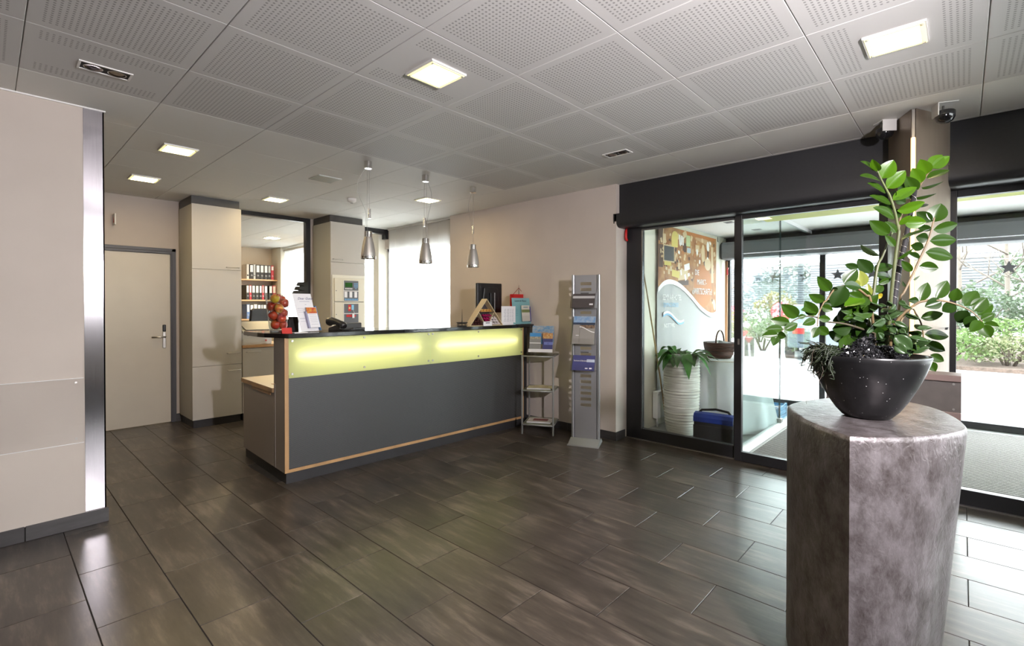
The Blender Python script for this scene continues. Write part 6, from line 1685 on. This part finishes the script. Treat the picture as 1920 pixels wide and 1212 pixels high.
bush = [('low_shrub', 'bright green spreading juniper at the left of the bed', (15.1, .25, .35), (1.1, .9, .42), F1, .10), ('low_shrub', 'bright green spreading juniper behind the pale shrubs', (16.3, -.9, .55), (1.3, 1.1, .5), F1, .10),
        ('low_shrub', 'pale green rounded shrub beside the white marker post', (15.0, -.75, .30), (.75, .65, .42), F2, .08), ('low_shrub', 'pale green rounded shrub at the right edge of the picture', (14.9, -1.8, .30), (.85, .7, .45), F2, .08),
        ('pine_shrub', 'loose dark green pine shrub behind the juniper', (18.2, -.3, .95), (1.2, 1.0, .95), F3, .13), ('pine_shrub', 'loose dark green pine shrub further right in the bed', (18.8, -2.0, 1.1), (1.4, 1.2, 1.1), F3, .13), ('pine_shrub', 'tall pine shrub far back behind the bed', (23.5, -2.2, 2.2), (1.8, 1.6, 1.0), F3, .16),
        ('garden_shrub', 'olive green shrub across the drive behind the glass door', (16.2, 4.5, .5), (1.0, 1.0, .55), F4, .10), ('garden_shrub', 'yellowish shrub by the car seen through the glass door', (17.5, 6.2, .55), (1.0, 1.0, .6), F5, .10), ('garden_shrub', 'dull green hedge shrub at the far left behind the glass door', (17.8, 7.6, .7), (1.3, 1.2, .8), F4, .12), ('garden_shrub', 'green shrub low in front of the striped building', (19.8, 5.6, .6), (1.1, 1.0, .6), F4, .12),
        ('garden_shrub', 'yellow leaved bush against the striped building', (27.5, 7.0, 1.0), (1.0, 1.0, 1.0), F5, .16)]
for i, b in enumerate(bush):
    foliage(b[0], b[1], 'shrub', b[2], b[3], 1500, b[4], b[5], group='shrubs outside', seed=i + 3)
BARK = M('pale_bark', (.14, .12, .10), .85)
def bare_tree(label, x, y, h, seed, sp=.5):
    rg = random.Random(seed)
    o = thing('bare_tree', label, 'tree', (x, y, 0), group='bare trees outside')
    mb = MB()
    mb.tube([(0, 0, -.02), (.04 * h * rg.uniform(-1, 1) * .3, 0, h * .35), (.03 * h * rg.uniform(-1, 1), .05, h * .7), (.05 * h * rg.uniform(-1, 1), 0, h)], [h * .016, h * .013, h * .008, h * .003], 7)
    mb.build('trunk', BARK, o)
    mb = MB()
    def br(p, d, L, r, lev):
        q = p + d * L * .5 + Vector((rg.uniform(-.08, .08), rg.uniform(-.08, .08), .05)) * L
        e = p + d * L + Vector((0, 0, .12 * L))
        mb.tube([p, q, e], [r, r * .7, r * .35], 4)
        if lev > 0:
            for _ in range(3):
                nd = (d + Vector((rg.uniform(-.8, .8), rg.uniform(-.8, .8), rg.uniform(-.1, .7)))).normalized()
                br(p.lerp(e, rg.uniform(.35, 1)), nd, L * .6, r * .5, lev - 1)
    for k in range(10):
        z = h * (.3 + .065 * k); a = k * 2.4 + seed
        br(Vector((0, 0, z)), Vector((math.cos(a), math.sin(a), .55)).normalized(), h * .32 * (1.15 - .07 * k), h * .006, 2)
    mb.build('branches', BARK, o)
bare_tree('slender bare tree standing behind the sliding glass door', 15.5, 5.6, 4.3, 3)
bare_tree('bare tree in the right window near the star sticker', 21.0, -1.0, 5.2, 5)
bare_tree('bare tree near the right edge of the picture', 19.5, -2.2, 4.4, 8)
bare_tree('bare tree far behind the bed on the left of the right window', 27.0, .1, 6.5, 11)
bare_tree('thin bare tree beside the striped building', 26.5, 9.5, 5.2, 14)
# striped building with horizontal slats
bd = thing('slatted_building', 'low building with pale horizontal slat cladding across the car park', 'building', (33, 4.5, 0))
MB().box((.15, -6, 0), (8, 12, 3.7)).build('walls', M('building_pale', (.42, .43, .45), .8), bd)
SLT = M('slat_grey', (.13, .145, .16), .5)
sl0 = None
for k in range(20):
    z = .95 + k * .135
    if sl0 is None: sl0 = MB().box((0, -6, 0), (.12, 12, .06)).build('slat', SLT, bd, loc=(0, 0, z))
    else: instance(sl0, bd, (0, 0, z))
MB().box((-.1, -6.2, 3.7), (8.2, 12.2, 3.86)).build('roof', M('roof_edge', (.2, .2, .2), .7), bd)
text('lettering', 'rnell', .75, M('sign_grey', (.05, .06, .07), .6), bd, (-.06, 5.3, 2.75), (PI / 2, 0, -PI / 2), .02)
b2_ = thing('pale_building', 'far pale house block behind the bare trees', 'building', (60, -9, 0))
MB().box((0, 0, 0), (8, 14, 6)).build('walls', M('far_wall', (.35, .36, .38), .8), b2_)
MB().prism([(-.5, 6), (4, 8.5), (8.5, 6)], -.4, 14.4, axis='y').build('roof', M('far_roof', (.15, .14, .15), .8), b2_)
for k in range(5):
    f_ = MB().box((-.05, 1 + k * 2.6, 3.4), (.0, 2.2 + k * 2.6, 4.8)).build('window', M('far_window', (.35, .38, .42), .3), b2_)
# hill
tag(MB().grid(lambda u, v: (100 + 40 * v, -140 + 260 * u, -2 + 17 * math.sin(v * PI / 2) * (0.6 + .4 * math.sin(u * 7))), 30, 6).build('distant_hill', M('hazy_hill', (.22, .25, .29), .95)), 'hazy distant hillside beyond the car park', 'hill')
# red car
def car(name, label, loc, rz, paint):
    o = thing(name, label, 'car', loc, rz)
    side = [(-2.0, .32), (-2.02, .75), (-1.9, .86), (-1.35, .93), (-.75, 1.38), (.55, 1.42), (1.25, .98), (1.95, .86), (2.05, .6), (2.0, .32)]
    MB().prism(side, -.82, .82, axis='y').build('body', paint, o, bevel=.06, seg=3)
    gsd = [(-1.2, .95), (-.70, 1.31), (.5, 1.35), (1.1, .97)]
    MB().prism(gsd, -.835, -.815, axis='y').prism(gsd, .815, .835, axis='y').build('side_glass', M('car_glass', (.05, .06, .07), .1), o)
    for x in (-1.25, 1.25):
        for y in (-.8, .8):
            w_ = MB().cyl((x, y - .1, .31), (x, y + .1, .31), .31, n=20).build('wheel', BLACKM, o)
            MB().cyl((x, y - .11, .31), (x, y + .11, .31), .18, n=14).build('hub_cap', SATIN, w_)
    MB().box((1.98, -.7, .62), (2.04, -.4, .74)).box((1.98, .4, .62), (2.04, .7, .74)).build('headlamp', WHITE, o)
    MB().box((-2.04, -.7, .68), (-1.98, -.45, .82)).box((-2.04, .45, .68), (-1.98, .7, .82)).build('tail_lamp', RED, o)
    return o
car('parked_car', 'red car parked in front of the slatted building', (28.5, 10.2, -.02), 1.5, M('car_red', (.30, .03, .04), .25, coat=.5))
car('parked_car', 'grey blue car parked across the drive, seen low behind the plant', (15.8, 2.77, -.02), .173, M('car_grey', (.09, .11, .14), .25, coat=.5))
# round red sign, marker posts
sn = thing('round_sign', 'round red sign on a post behind the glass door', 'sign', (12.8, 3.12, 0))
MB().cyl((0, 0, -.02), (0, 0, 1.35), .025, n=8).build('post', SATIN, sn)
MB().cyl((-.03, 0.02, 1.22), (-.045, .02, 1.22), .23, n=28).build('disc', M('sign_red', (.35, .03, .04), .5), sn)
mk = thing('marker_post', 'white marker post with red heart shaped top beside the pale shrub', 'post', (13.1, -1.02, 0))
MB().tube([(0, .03, -.02), (0, 0, .42)], [.028, .022], 8).build('post', M('post_white', (.75, .76, .78), .5), mk)
ht = [(0, -.09), (-.085, .03), (-.075, .075), (-.04, .085), (0, .055), (.04, .085), (.075, .075), (.085, .03)]
MB().prism([(a, b + .5) for a, b in ht], -.03, .03, axis='x').build('heart_top', M('post_red', (.3, .03, .03), .5), mk, bevel=.008)
mk2 = thing('marker_post', 'second small red topped post seen beyond the glass door', 'post', (14.0, 4.35, 0))
MB().cyl((0, 0, -.02), (0, 0, .55), .022, n=8).build('post', MATS['post_white'], mk2)
MB().prism([(a, b + .6) for a, b in ht], -.03, .03, axis='x').build('heart_top', MATS['post_red'], mk2)
# stone wall behind the shrubs
gw = thing('garden_wall', 'low grey stone block wall across the drive', 'wall', (22.6, 4.2, 0))
SB = M('stone_block', (.24, .24, .22), .9, noise=.3, scale=8, rnd=.15)
st_ = MB().box((0, .008, .006), (.3, .792, .284)).build('stone', SB, gw, bevel=.015)
for r in range(3):
    for c in range(9):
        if r == 0 and c == 0: continue
        instance(st_, gw, (0, c * .8 + (r % 2) * .4, r * .29))
